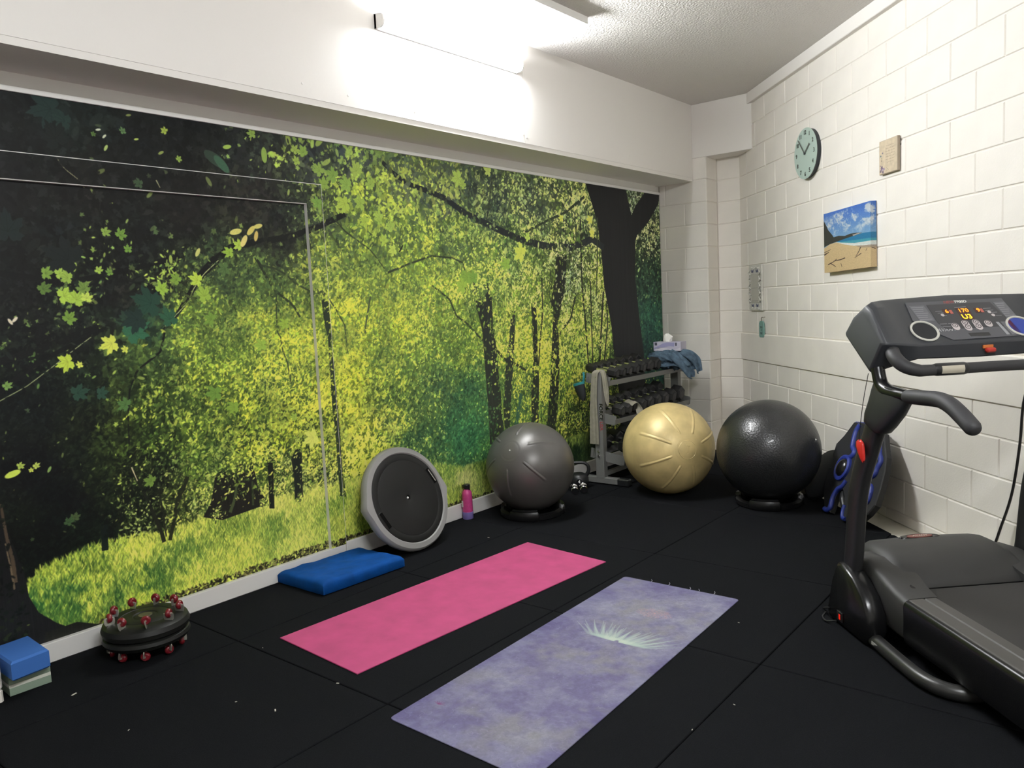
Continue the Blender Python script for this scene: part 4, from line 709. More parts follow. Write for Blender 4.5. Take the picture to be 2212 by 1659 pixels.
# ------------------------------------------------------------------ water bottle
def bottle():
    t = thing('water_bottle', 'pink metal water bottle with a lilac boot and black cap', 'water bottle', (-3.742, 4.0, 0))
    r = .0365
    MB().lathe([(.001, .012), (r, .012), (r, .175), (r-.002, .19), (r-.009, .203), (.0235, .208), (.0235, .214), (.001, .214)], 40).build('body', mat('pink_bottle', (196, 68, 132), .38, noise=.05, nscale=60), t, smooth=40)
    MB().lathe([(.001, .0), (r-.001, .0), (r+.0022, .004), (r+.0022, .051), (r+.0005, .052), (.001, .052)], 40).build('boot', mat('lilac_silicone', (130, 116, 182), .6), t, smooth=40)
    MB().lathe([(.001, .212), (.018, .212), (.018, .222), (.024, .223), (.025, .245), (.022, .2485), (.001, .2485)], 32).build('cap', M_['black'], t, smooth=40)
    MB().box((.018, -.006, .21), (.0255, .006, .246)).build('cap_strap', M_['black'], t, smooth=40)
    MB().box((-.02, -.0378, .09), (-.008, -.036, .135)).build('sticker', mat('sticker', (214, 210, 206), .5), t)
    MB().box((-.034, -.012, .230), (-.02, .006, .243), ch=.003).build('spout', M_['black'], t)
bottle()

# ------------------------------------------------------------------ gym balls
def gym_ball(name, label, c, r, m, pole, bars, b0, b1, ring=None, dimple=False, roll=0):
    t = thing(name, label, 'exercise ball', (c[0], c[1], c[2]-r))
    nu, nv = 288, 144
    th = (np.arange(nv+1)/nv*PI).clip(.002, PI-.002); ph = np.arange(nu)*2*PI/nu
    TH, PH = np.meshgrid(th, ph, indexing='ij')
    rr = np.full(TH.shape, r); D = math.degrees
    for base, sgn in ((0, 1), (PI, -1)):
        tt = TH if base == 0 else PI-TH
        for k in range(bars):
            a = 2*PI*k/bars+(0 if base == 0 else PI/bars); dd = np.abs(((PH-a+PI) % (2*PI))-PI)*np.sin(tt)
            w_ = .028; e = np.clip((tt-math.radians(b0))/.03, 0, 1)*np.clip((math.radians(b1)-tt)/.06, 0, 1)
            rr = rr+.0048*e*np.clip(1.4-dd/w_*1.4, 0, 1)**.6-.0012*e*np.exp(-((dd-w_*1.15)/.008)**2)
        rr = rr-.0016*np.exp(-((tt-math.radians(12))/.008)**2) + .0008*np.exp(-((tt-math.radians(13.5))/.01)**2)
    x = rr*np.sin(TH)*np.cos(PH); y = rr*np.sin(TH)*np.sin(PH); z = rr*np.cos(TH)
    V = np.stack([x, y, z], -1).reshape(-1, 3)
    q = Vector(pole).normalized().to_track_quat('Z', 'Y').to_matrix().to_4x4()@RZ(roll)
    Mx = np.array(T(0, 0, r)@q); V = V@Mx[:3, :3].T+Mx[:3, 3]
    i = np.arange(nv)[:, None]*nu; j = np.arange(nu)[None]; j2 = (j+1) % nu
    F = np.stack([i+j, i+nu+j, i+nu+j2, i+j2], -1).reshape(-1, 4)
    me = bpy.data.meshes.new('ball_skin'); me.from_pydata(V.tolist(), [], F.tolist()); me.materials.append(m); me.update()
    me.polygons.foreach_set('use_smooth', [True]*len(me.polygons))
    o = bpy.data.objects.new('ball_skin', me); C.objects.link(o); o.parent = t
    return t, T(0, 0, r)@q
RINGM = mat('ring_black', (18, 18, 19), .36, spec=.35)
def ring_base(c, m, label, rot=0):
    m = RINGM
    rm = []
    o = MB()
    prof = [(.178, .004), (.232, .0), (.240, .012), (.240, .050), (.232, .056), (.214, .057), (.205, .066), (.196, .060), (.180, .020)]
    rings = []
    for k in range(120):
        a = k*2*PI/120; s = (math.cos(3*(a-rot))); u = 1 if s > .15 else 0
        rings.append([((rr+(-.012 if (not u and rr > .225) else 0))*math.cos(a), (rr+(-.012 if (not u and rr > .225) else 0))*math.sin(a), z*(1.0 if u else .72)+(.010 if u and z > .055 else 0)) for rr, z in prof])
    q = o.loft(rings, closed=True).build('ball_ring', m, smooth=35); q.location = (c[0], c[1], .0005)
    return tag(q, label, 'ball base')
silver = mat('silver_vinyl', (92, 90, 87), .36, metal=.3, noise=.03, nscale=8, bump=.04, bscale=300)
gold = mat('gold_vinyl', (208, 186, 130), .42, metal=.18, noise=.09, nscale=7, bump=.06, bscale=300)
def dimpled():
    m = mat('black_dimpled_vinyl', (36, 37, 38), .33, coat=.15); nt = m.node_tree; b = nt.nodes['Principled BSDF']
    tc = nt.nodes.new('ShaderNodeTexCoord'); v = nt.nodes.new('ShaderNodeTexVoronoi'); v.inputs['Scale'].default_value = 92; v.feature = 'F1'
    bp = nt.nodes.new('ShaderNodeBump'); bp.inputs['Strength'].default_value = .4; bp.inputs['Distance'].default_value = .003
    nt.links.new(tc.outputs['Object'], v.inputs['Vector']); nt.links.new(v.outputs['Distance'], bp.inputs['Height']); nt.links.new(bp.outputs['Normal'], b.inputs['Normal'])
    return m
t, Mx = gym_ball('gym_ball', 'silver-grey gym ball in a black ring, nearest the mural wall', (-3.421, 4.332, .345), .3153, silver, (.123, -.844, .523), 6, 24, 62, roll=.5)
MB().sphere(.006, 12, 8, Mx@T(0, 0, .3150)).build('valve_plug', mat('plug', (230, 230, 225), .3), t)
ring_base((-3.421, 4.332), M_['black_gloss'], 'black plastic ring under the silver-grey gym ball', .9)
t, Mx = gym_ball('gym_ball', 'gold gym ball on the bare floor beside the dumbbell rack', (-2.848, 5.330, .350), .3486, gold, (.777, -.616, .129), 8, 21, 66, roll=.33)
text('embossed_word', 'PRO', .034, Mx@T(0, 0, .3478)@RZ(-2.15), gold, t, ext=.0012, bold=.001)
MB().lathe([(.0655, .341), (.0675, .3435), (.0695, .341)], 48, Mx, closed=True).build('embossed_ring', gold, t, smooth=60)
t, Mx = gym_ball('gym_ball', 'large black dimpled gym ball in a black ring by the block wall', (-2.088, 5.381, .388), .3568, dimpled(), (.956, -.068, .285), 0, 0, 0)
MB().sphere(.007, 12, 8, Mx@T(0, 0, .3565)).build('valve_plug', mat('plug2', (225, 225, 222), .3), t)
ring_base((-2.088, 5.381), M_['black_gloss'], 'black plastic ring under the large black gym ball', .75)

# ------------------------------------------------------------------ dumbbell rack
RY0, RY1 = 5.35, 6.68
def rack():
    t = thing('dumbbell_rack', 'grey steel three-tier dumbbell rack standing against the mural', 'rack', (-3.47, RY0, 0))
    st = M_['steel']; L = RY1-RY0
    for k, y in enumerate((0, L)):
        up = MB().box((-.042, y-.03, .05), (.036, y+.03, .925), ch=.004).build('upright', st, t)
        MB().box((-.29, y-.028, .008), (.155, y+.028, .058), ch=.004).build('foot', st, t)
        MB().box((.155, y-.031, .0005), (.262, y+.031, .06), ch=.008).build('foot_cap', M_['black'], t)
        MB().box((-.30, y-.031, .0005), (-.27, y+.031, .06), ch=.005).build('foot_cap', M_['black'], t)
        if k == 0:
            for z in (.886, .835, .56, .52, .274, .235):
                MB().cyl(.010, .0, .008, 6, T(-.006, -.03, z)@RX(PI/2), ch=.001).cyl(.005, .0, .014, 10, T(-.006, -.03, z)@RX(PI/2)).build('bolt', M_['chrome'], up, smooth=30)
    for zc, xc, hw in ((.858, -.015, .115), (.547, .02, .125), (.225, .055, .165)):
        Mt = T(xc, 0, zc)@RY(.16)
        for y in (-.012, L+.012):
            P = [(-hw, -.04), (hw-.012, -.04), (hw, -.03), (hw, .03), (hw-.012, .04), (-hw, .04)]
            MB().prism(P, -.004, .004, Mt@T(0, y+(.02 if y < 0 else -.02), 0)@RX(PI/2)).build('shelf_bracket', st, t)
        for x in (-hw+.02, hw-.006):
            MB().box((x-.004, .0, -.03), (x+.004, L, .012), Mt, ch=.001).box((x-.03 if x > 0 else x, 0, -.03), (x if x > 0 else x+.03, L, -.026), Mt).build('shelf_rail', st, t)
    MB().box((-.02, 0, .06), (.02, L, .09)).build('cross_bar', st, t)
    return t
rack()
def rack_letters(root):
    Mx = T(.012, -.0305, .60)@RX(PI/2)@RZ(-PI/2)
    text('rack_lettering', 'FORCE', .045, Mx@T(.0, .014, 0), M_['black_gloss'], root, ext=.0004, bold=.001)
    text('rack_lettering', 'USA', .04, Mx@T(.115, .014, 0), mat('red_print', (150, 60, 66), .5), root, ext=.0004, bold=.001)
rack_letters([o for o in bpy.data.objects if o.name == 'dumbbell_rack'][0])

def dumbbell(r, L, hl):
    """hex dumbbell, axis along local x"""
    t = thing('dumbbell', '', 'dumbbell', group='black hex dumbbells on the rack')
    for s in (-1, 1):
        o = MB(); pr_ = [(s*(L/2-hl), r*.8), (s*(L/2-hl+.006), r), (s*(L/2-.014), r), (s*L/2, r*.78)]
        o.loft([[(x, q*math.cos(k*PI/3+PI/6), q*math.sin(k*PI/3+PI/6)) for k in range(6)] for x, q in pr_]).build('hex_head', M_['darkrub'], t)
        MB().cyl(r*.5, 0, .0015, 20, T(s*L/2, 0, 0)@RY(s*PI/2)).build('end_disc', mat('end_disc', (44, 44, 45), .45), t)
    MB().lathe([(.012, -(L/2-hl)-.003), (.0135, -(L/2-hl)*.6), (.016, 0), (.0135, (L/2-hl)*.6), (.012, (L/2-hl)+.003)], 20, RY(PI/2)).build('grip', M_['chrome'], t, smooth=60)
    return t
ordn = ['first', 'second', 'third', 'fourth', 'fifth', 'sixth', 'seventh', 'eighth', 'ninth', 'tenth']
def place_row(items, xc, zc, tilt, lab, grp):
    for i, (y, r, L, hl) in enumerate(items):
        t = dumbbell(r, L, hl); t.location = (xc, y, zc+r); t.rotation_euler = (0, tilt, RNG.random()*.06-.03)
        t['label'] = lab % ordn[i]; t['group'] = grp
yy = 5.45; top = []
for r in (.040, .040, .044, .046, .049, .052, .055): top.append((yy, r, .30+.2*(r-.04), .086+.4*(r-.04))); yy += 2*r*1.28
place_row(top, -3.50, .888, .16, 'black hex dumbbell with chrome grip, %s from the near end of the top shelf', 'dumbbells on the top shelf')
yy = 5.44; mid = []
for r in (.048, .048, .051, .053, .056, .058, .061, .064, .070): mid.append((yy, r, .315+.2*(r-.04), .088+.4*(r-.04))); yy += 2*r*1.17
place_row(mid, -3.46, .575, .16, 'black hex dumbbell with chrome grip, %s from the near end of the middle shelf', 'dumbbells on the middle shelf')
yy = 5.50; low = []
for r in (.062, .065, .068, .07): low.append((yy, r, .34, .115)); yy += 2*r*1.25
place_row(low, -3.425, .255, .16, 'large black hex dumbbell, %s from the near end of the bottom shelf', 'dumbbells on the bottom shelf')

# kettlebell and the pair of small chrome dumbbells on the floor
def kettle():
    t = thing('kettlebell', 'black kettlebell with a wide handle beside the rack foot, marked 4', 'kettlebell', (-3.56, 5.14, 0))
    MB().lathe([(.001, .0), (.055, .0), (.074, .02), (.08, .055), (.076, .09), (.06, .112), (.035, .122), (.001, .124)], 40).build('body', M_['black'], t, smooth=50)
    h = MB(); pts = [(.0, -.052, .09), (0, -.078, .135), (0, -.075, .18), (0, -.045, .203), (0, 0, .206), (0, .045, .203), (0, .075, .18), (0, .078, .135), (0, .052, .09)]
    h.tube(pts, [.017, .015, .0135, .0135, .0135, .0135, .0135, .015, .017], 14, RZ(-.98), sub=4).build('handle', M_['black'], t, smooth=60)
    Mx = RZ(-.963)@T(.0745, 0, .066)@RZ(PI/2)@RX(PI/2)
    MB().cyl(.021, -.004, .006, 24, Mx).build('weight_badge', M_['black_gloss'], t)
    text('weight_number', '4', .034, Mx@T(0, 0, .0065), M_['white'], t, bold=.001)
kettle()
for i, (x, y) in enumerate(((-3.49, 4.97), (-3.452, 5.04))):
    lab = ('small chrome-rimmed dumbbell on the floor, nearer the silver gym ball', 'small chrome-rimmed dumbbell on the floor, nearer the rack foot')[i]
    t = thing('hand_weight', lab, 'dumbbell', (x, y, .031), (0, 0, -.90), group='pair of small dumbbells on the floor')
    for s in (-1, 1):
        MB().lathe([(.001, 0), (.024, 0), (.031, .003), (.031, .02), (.027, .024)], 28, T(s*.045, 0, 0)@RY(s*PI/2)).build('weight_head', M_['chrome'], t, smooth=40)
        MB().lathe([(.001, .021), (.026, .0225), (.0265, .0245), (.001, .0245)], 28, T(s*.045, 0, 0)@RY(s*PI/2)).build('end_cap', M_['black_gloss'], t, smooth=40)
    MB().cyl(.012, -.05, .05, 16, RY(PI/2)).build('grip', M_['chrome'], t, smooth=60)

# cloths, pouch, towel, tissue box on the rack
def ribbon(name, pts, w, th, m, label, cat, across=(1, 0, 0), fold=.0, parent=None):
    pts = [Vector(p) for p in pts]; ws = w if isinstance(w, (list, tuple)) else [w]*len(pts)
    pts, ws = smooth_path(pts, list(ws), 6); n = 14; rings = []
    ac = Vector(across).normalized(); N = len(pts)
    for i, p in enumerate(pts):
        t = (pts[min(i+1, N-1)]-pts[max(i-1, 0)]).normalized(); nn = t.cross(ac).normalized(); f = i/(N-1)
        a = []; b = []
        for k in range(n):
            s = k/(n-1)-.5; o_ = fold*math.sin(s*7+f*5)*(.3+.7*f)+fold*.5*math.sin(s*15+f*3)
            q = p+ac*s*ws[i]+nn*o_; a.append(tuple(q+nn*th/2)); b.append(tuple(q-nn*th/2))
        rings.append(a+b[::-1])
    o = MB().loft(rings).build(name, m, parent, smooth=70)
    if label: tag(o, label, cat)
    return o
grey = mat('grey_cloth', (134, 130, 116), .85, noise=.05, nscale=30, bump=.15, bscale=500)
ribbon('stretch_band', [(-3.505, RY0-.047, .335), (-3.503, RY0-.045, .5), (-3.50, RY0-.044, .7), (-3.485, RY0-.042, .88), (-3.475, RY0-.036, .925), (-3.455, RY0+.0, .94), (-3.42, RY0-.02, .93), (-3.398, RY0-.032, .88), (-3.385, RY0-.034, .80), (-3.375, RY0-.034, .70), (-3.368, RY0-.034, .655)], [.085, .08, .06, .055, .06, .05, .05, .045, .05, .035, .006], .003, grey, 'grey stretch band draped over the near upright of the rack', 'stretch band', fold=.004)
ribbon('cloth_strip', [(-3.40, 5.40, .62), (-3.37, 5.47, .60), (-3.35, 5.56, .625), (-3.33, 5.64, .655), (-3.29, 5.66, .60), (-3.26, 5.62, .54)], [.05, .07, .085, .08, .085, .05], .003, grey, 'grey cloth strip lying over the first dumbbells of the middle shelf', 'cloth', across=(.9, 0, -.3), fold=.004)
def pouch():
    t = thing('mesh_pouch', 'black mesh pouch with a teal rim hanging off the rack end', 'pouch', (-3.655, RY0-.02, .83))
    teal = mat('teal_trim', (58, 150, 158), .6)
    rg = []
    for z, rx, ry, ox in ((0, .052, .022, 0), (-.03, .05, .026, .006), (-.08, .042, .026, .02), (-.12, .03, .022, .034), (-.145, .012, .012, .042)):
        rg.append([(ox+rx*math.cos(k*PI/12), ry*math.sin(k*PI/12), z+.25*rx*math.cos(k*PI/12)) for k in range(24)])
    MB().loft(rg).build('mesh_bag', mat('black_mesh', (26, 30, 34), .7, bump=.5, bscale=500, bdist=.002), t, smooth=60)
    MB().loft([[(a*math.cos(k*PI/12), b*math.sin(k*PI/12), z+.25*a*math.cos(k*PI/12)) for k in range(24)] for a, b, z in ((.054, .024, -.018), (.056, .027, .004), (.046, .017, .006), (.044, .015, -.01))], closed=True).build('rim', teal, t, smooth=40)
    MB().tube([(.045, 0, .014), (.055, -.004, .05), (.05, 0, .09)], .007, 8, sub=4, flat=2).build('hanging_loop', teal, t, smooth=60)
pouch()
def towel():
    t = thing('towel', 'crumpled blue-grey towel heaped on the far end of the top shelf', 'towel', (-3.40, 6.50, .875))
    m = mat('blue_grey_terry', (84, 102, 118), .95, noise=.16, nscale=26, bump=.9, bscale=300, bdist=.004, spec=.1)
    R_ = np.random.default_rng(11); nu, nv = 90, 50; g = vnoise(200, 200, 22, R_)*.5+vnoise(200, 200, 10, R_)*.3+vnoise(200, 200, 46, R_)*.6
    V = []
    for j in range(nv+1):
        for i in range(nu):
            a = 2*PI*i/nu; b = PI*j/nv; q = g[int(100+80*math.cos(a)*math.sin(b)), int(100+80*math.sin(a)*math.sin(b))]-.7
            q += .25*math.sin(a*5+b*4+2*math.sin(b*3))*math.sin(b); s = 1+.42*q
            V.append((.205*s*math.sin(b)*math.cos(a)*(1 if math.cos(a) > 0 else .85), .20*s*math.sin(b)*math.sin(a), .092*(1+.9*q)*math.cos(b)+.06-(.06*max(0, math.cos(a))**2*math.sin(b)**2)))
    F = [(j*nu+i, (j+1)*nu+i, (j+1)*nu+(i+1) % nu, j*nu+(i+1) % nu) for j in range(nv) for i in range(nu)]
    MB().add(V, F).build('towel_heap', m, t, smooth=80)
    for k, (pp, w_) in enumerate((([(.03, -.12, .13), (.10, -.15, .10), (.16, -.12, .03), (.20, -.06, -.07), (.20, -.04, -.10)], [.08, .1, .11, .1, .04]), ([(.10, -.04, .13), (.17, -.02, .11), (.22, .02, .04), (.235, .04, -.06)], [.06, .09, .1, .07]), ([(-.18, -.12, .10), (-.10, -.17, .115), (0, -.185, .10), (.08, -.17, .05)], [.05, .07, .06, .04]), ([(-.14, -.15, .0), (-.05, -.19, .03), (.05, -.18, .0)], [.06, .08, .04]))):
        ribbon('towel_fold', pp, w_, .012, m, None, None, across=(.2, .9, .5), fold=.012, parent=t)
towel()
def tissue():
    t = thing('tissue_box', 'lilac and white tissue box standing on the towel heap', 'tissue box', (-3.43, 6.50, 1.012), (0, 0, .05))
    m = mat('box_card', (186, 182, 200), .6); a = mat('box_wave', (150, 148, 186), .6); b = mat('box_pale', (206, 202, 212), .6); k = mat('box_code', (70, 70, 84), .6)
    MB().box((-.135, -.06, 0), (.135, .06, .083), ch=.001).build('box_body', m, t)
    f = lambda P, mm, n, y: MB().prism(P, 0, .0006, T(0, y, 0)@RX(PI/2)).build(n, mm, t)
    f([(-.13, .03), (-.08, .05), (-.04, .07), (.0, .078), (.075, .076), (.07, .04), (.02, .045), (-.03, .035), (-.08, .022), (-.13, .018)], a, 'printed_wave', -.0602)
    f([(-.13, .005), (-.1, .028), (-.06, .034), (-.02, .026), (.03, .018), (.08, .012), (.13, .03), (.13, .003)], b, 'printed_hill', -.0602)
    f([(-.122, .052), (-.098, .052), (-.098, .078), (-.122, .078)], k, 'printed_panel', -.0608)
    f([(.082, .046), (.096, .046), (.096, .076), (.082, .076)], k, 'printed_panel', -.0608)
    ti = MB(); rg = []
    for z, r in ((.08, .03), (.10, .036), (.125, .038), (.145, .022), (.155, .006)):
        rg.append([((r*(1+.35*math.sin(3*q*PI/12+z*60)))*math.cos(q*PI/12)-.02, .5*r*math.sin(q*PI/12), z+.006*math.sin(q*1.9)) for q in range(24)])
    ti.loft(rg).build('tissue', mat('tissue_paper', (240, 238, 232), .9), t, smooth=50)
tissue()
# ------------------------------------------------------------------ things on the right wall
def on_wall(name, label, cat, l, z):
    p = rwpt(l, 0, z); return thing(name, label, cat, p, (0, 0, A_R))
def clock():
    t = on_wall('wall_clock', 'round pale mint wall clock with raised shiny numerals, high on the block wall', 'clock', 1.484, 2.541)
    mint = mat('mint_glass', (176, 196, 186), .35); dk = mat('clock_dark', (46, 50, 54), .5); mir = mat('mirror_numeral', (120, 124, 120), .08, metal=1)
    F = RX(PI/2)
    MB().lathe([(.001, .034), (.190, .034), (.1905, .036), (.190, .039), (.001, .039)], 96, F).build('clock_face', mint, t, smooth=40)
    MB().cyl(.182, .0, .034, 96, F).build('backing', dk, t, smooth=40)
    MB().box((-.01, -.0, -.05), (.01, .006, -.02)).build('hanger', dk, t)
    for k in range(1, 13):
        a = PI/2-k*PI/6; text('numeral', str(k), .044, F@T(.148*math.cos(a), .155*math.sin(a), .0402), mir, t, ext=.0014, bold=.0006)
    def hand(n, dx, dz, w_):
        a = math.atan2(dz, dx); L = math.hypot(dx, dz)
        MB().box((-.01, -w_, .046), (L, w_, .0475), F@RZ(a)).build(n, mat('hand_grey', (92, 96, 92), .4), t)
    hand('minute_hand', -.108, .118, .0045); hand('hour_hand', .085, .062, .0055)
    MB().cyl(.008, .040, .050, 16, F, ch=.002).build('centre_pin', dk, t)
clock()
def squiggles(img, x0, x1, y, col, h, R_):
    x = x0
    while x < x1:
        n = R_.integers(3, 8)
        for _ in range(n):
            if x > x1: break
            stroke(img, [(x, y-h*.5), (x+h*.3, y+h*(.2+.5*R_.random())), (x+h*.5, y-h*.4)], 2, 2, col, .75); x += h*.62
        x += h*.7
def plaque():
    W, H = 256, 272; img = np.ones((H, W, 3), np.float32)*np.array([200, 184, 158], np.float32); img *= (.95+.1*vnoise(H, W, 20))[..., None]; R_ = np.random.default_rng(5)
    for i, (a, b) in enumerate(((100, 205), (96, 212), (92, 214), (98, 214), (94, 212), (96, 212), (112, 196))): squiggles(img, a, b, 222-i*22, (128, 112, 96), 10, R_)
    for x, y, s, c in ((50, 168, 26, (104, 96, 122)), (24, 148, 26, (70, 104, 116)), (36, 128, 14, (96, 120, 70)), (34, 110, 16, (74, 66, 60)), (18, 70, 18, (90, 70, 92)), (40, 40, 60, (110, 90, 118)), (70, 36, 34, (142, 124, 156)), (40, 58, 30, (88, 72, 96)), (22, 24, 34, (92, 76, 104)), (54, 14, 40, (100, 84, 108)), (46, 34, 20, (206, 200, 208)), (120, 34, 10, (80, 60, 80)), (130, 26, 8, (60, 50, 66)), (106, 44, 8, (120, 104, 90)), (112, 22, 9, (140, 120, 100))):
        blit(img, stamp(0, s, 5), x, y, np.array(c, np.float32), .9)
    for p in ([(36, 190), (44, 215), (30, 240)], [(36, 110), (34, 90), (40, 66)], [(100, 20), (112, 40), (104, 52)]): stroke(img, p, 2, 2, (150, 136, 110), .7)
    t = on_wall('wooden_plaque', 'small beige wooden plaque with verse and painted flowers, top right on the block wall', 'plaque', 2.602, 2.313)
    m = img_mat('plaque_print', img, .6); o = MB().box((-.103, -.024, -.104), (.103, -.004, .104), ch=.003).build('board', [mat('plaque_wood', (160, 146, 128), .7), m], t)
    me = o.data; uv = me.uv_layers.new(name='uv')
    for p in me.polygons:
        if p.normal.y < -.9: p.material_index = 1
        for li in p.loop_indices: c = me.vertices[me.loops[li].vertex_index].co; uv.data[li].uv = ((c.x+.103)/.206, (c.z+.104)/.208)
    MB().tube([(.06, -.003, .03), (.108, -.004, .052), (.06, -.002, .06)], .003, 6).build('hook', M_['steel'], t)
plaque()
def canvas():
    t = on_wall('beach_canvas', 'canvas print of a sandy beach with driftwood and blue sea', 'canvas print', 2.112, 1.842)
    m = img_mat('beach_print', paint_beach(), .6); hw, hh, d = .321, .213, .045
    o = MB().box((-hw, -d, -hh), (hw, -.004, hh), T(0, 0, 0)@RY(-.018)).build('stretched_canvas', [m, mat('canvas_back', (190, 180, 160), .8)], t)
    me = o.data; uv = me.uv_layers.new(name='uv')
    for p in me.polygons:
        if p.normal.y > .9: p.material_index = 1
        for li in p.loop_indices:
            c = me.vertices[me.loops[li].vertex_index].co; w_ = c.y+d
            x = (c.x+hw)/(2*hw)*.88; z = (c.z+hh)/(2*hh)
            if p.normal.x > .9: x = .88+w_/(d)*.12
            if p.normal.x < -.9: x = w_*.5
            if abs(p.normal.z) > .9: z = z-math.copysign(w_*1.2, p.normal.z)
            uv.data[li].uv = (x, z)
    MB().box((-.2, -.006, .1), (.2, -.001, .13)).build('stretcher_bar', mat('pine_bar', (180, 160, 130), .7), t)
canvas()
def panel():
    t = on_wall('ornate_panel', 'narrow white ornate relief panel hanging beside the wall corner', 'wall panel', .40, 1.548)
    m = mat('whitewashed', (204, 202, 194), .5, noise=.06, nscale=50); dk = mat('antique_grey', (130, 128, 122), .5); bu = mat('butterfly_blue', (70, 76, 104), .4)
    hw, hh = .148, .208
    MB().box((-hw, -.02, -hh), (hw, -.002, hh), ch=.003).build('back_board', m, t)
    MB().box((-hw*.56, -.024, -hh*.66), (hw*.56, -.018, hh*.62), ch=.003).build('centre_plate', mat('plate_grey', (184, 182, 172), .45), t)
    MB().box((-hw*.5, -.0245, -.003), (hw*.5, -.0238, .0)).box((-hw*.5, -.0245, -hh*.58), (hw*.5, -.0238, -hh*.56)).build('plate_line', dk, t)
    for s in (-1, 1):
        sc = MB()
        for k in range(5):
            z = -.13+k*.062; sc.tube([(s*(hw*.62), -.024, z), (s*(hw*.88), -.028, z+.018), (s*(hw*.66), -.026, z+.045)], [.005, .007, .004], 6, sub=3)
        sc.build('scroll_carving', m, t, smooth=60)
        sh = MB()
        for k in range(3): sh.tube([(s*hw*.9, -.021, -.14+k*.1), (s*hw*.8, -.022, -.11+k*.1), (s*hw*.84, -.021, -.08+k*.1)], .0035, 6, sub=3)
        sh.build('scroll_shadow_inlay', dk, t, smooth=60)
        for zz in (-hh*.78, hh*.72):
            b = MB()
            for q in (-1, 1): b.prism([(s*.055, zz), (s*.055+q*.022, zz+.016), (s*.055+q*.02, zz-.002), (s*.055+q*.012, zz-.012)], .022, .026, RX(PI/2))
            b.build('butterfly', bu, t)
    for zz in (hh*.86, -hh*.9):
        g = MB()
        for k in range(7): g.sphere(.012, 10, 6, T(-.09+k*.03, -.021, zz+.006*math.sin(k*2)), sc=(1, .5, 1))
        g.build('bead_carving', m, t, smooth=60)
    MB().sphere(.007, 12, 8, T(.05, -.03, hh*.86)).build('crystal', M_['chrome'], t, smooth=60)
panel()
def tag_sign():
    t = on_wall('hanging_tag', 'small teal wooden tag hanging from a hook below the ornate panel', 'tag', .522, 1.175)
    teal = mat('teal_paint', (120, 160, 152), .6)
    MB().prism([(-.052, -.058), (-.04, -.075), (.04, -.075), (.052, -.058), (.052, .052), (.03, .073), (-.03, .073), (-.052, .052)], .008, .018, RX(PI/2), ch=.001).build('tag_board', teal, t)
    ink = mat('tag_ink', (40, 52, 54), .6)
    for s, z, k in (('you', .02, .036), ('&', -.008, .028), ('me', -.036, .04)): text('tag_word', s, k, T(0, -.0186, z)@RX(PI/2), ink, t, ext=.0002)
    MB().tube([(0, -.013, .07), (.004, -.018, .09), (.012, -.016, .105), (.018, -.002, .104)], .003, 6, sub=3).build('hook', mat('bronze_hook', (96, 80, 66), .4, metal=.6), t, smooth=60)
    MB().cyl(.004, 0, .006, 8, T(.045, 0, .107)@RX(PI/2)).build('wall_pin', mat('pin', (120, 112, 100), .5), t)
tag_sign()
cd = MB().tube([rwpt(3.86, -.02, 1.06), rwpt(3.813, -.03, .904), rwpt(3.80, -.035, .70), rwpt(3.76, -.04, .45), rwpt(3.70, -.05, .26), rwpt(3.64, -.07, .09), rwpt(3.55, -.12, -.012)], .0065, 8, sub=5).build('power_cord', mat('cord_black', (18, 16, 18), .5), smooth=60)
tag(cd, 'black power cord hanging down the block wall behind the treadmill', 'cord')
def cover_plate():
    t = on_wall('blank_plate', 'white blank cover plate on the block wall at the right picture edge, above the cord', 'wall plate', 3.88, .985)
    MB().box((-.075, -.022, -.06), (.075, -.012, .06), ch=.003).build('plate', M_['white'], t)
cover_plate()

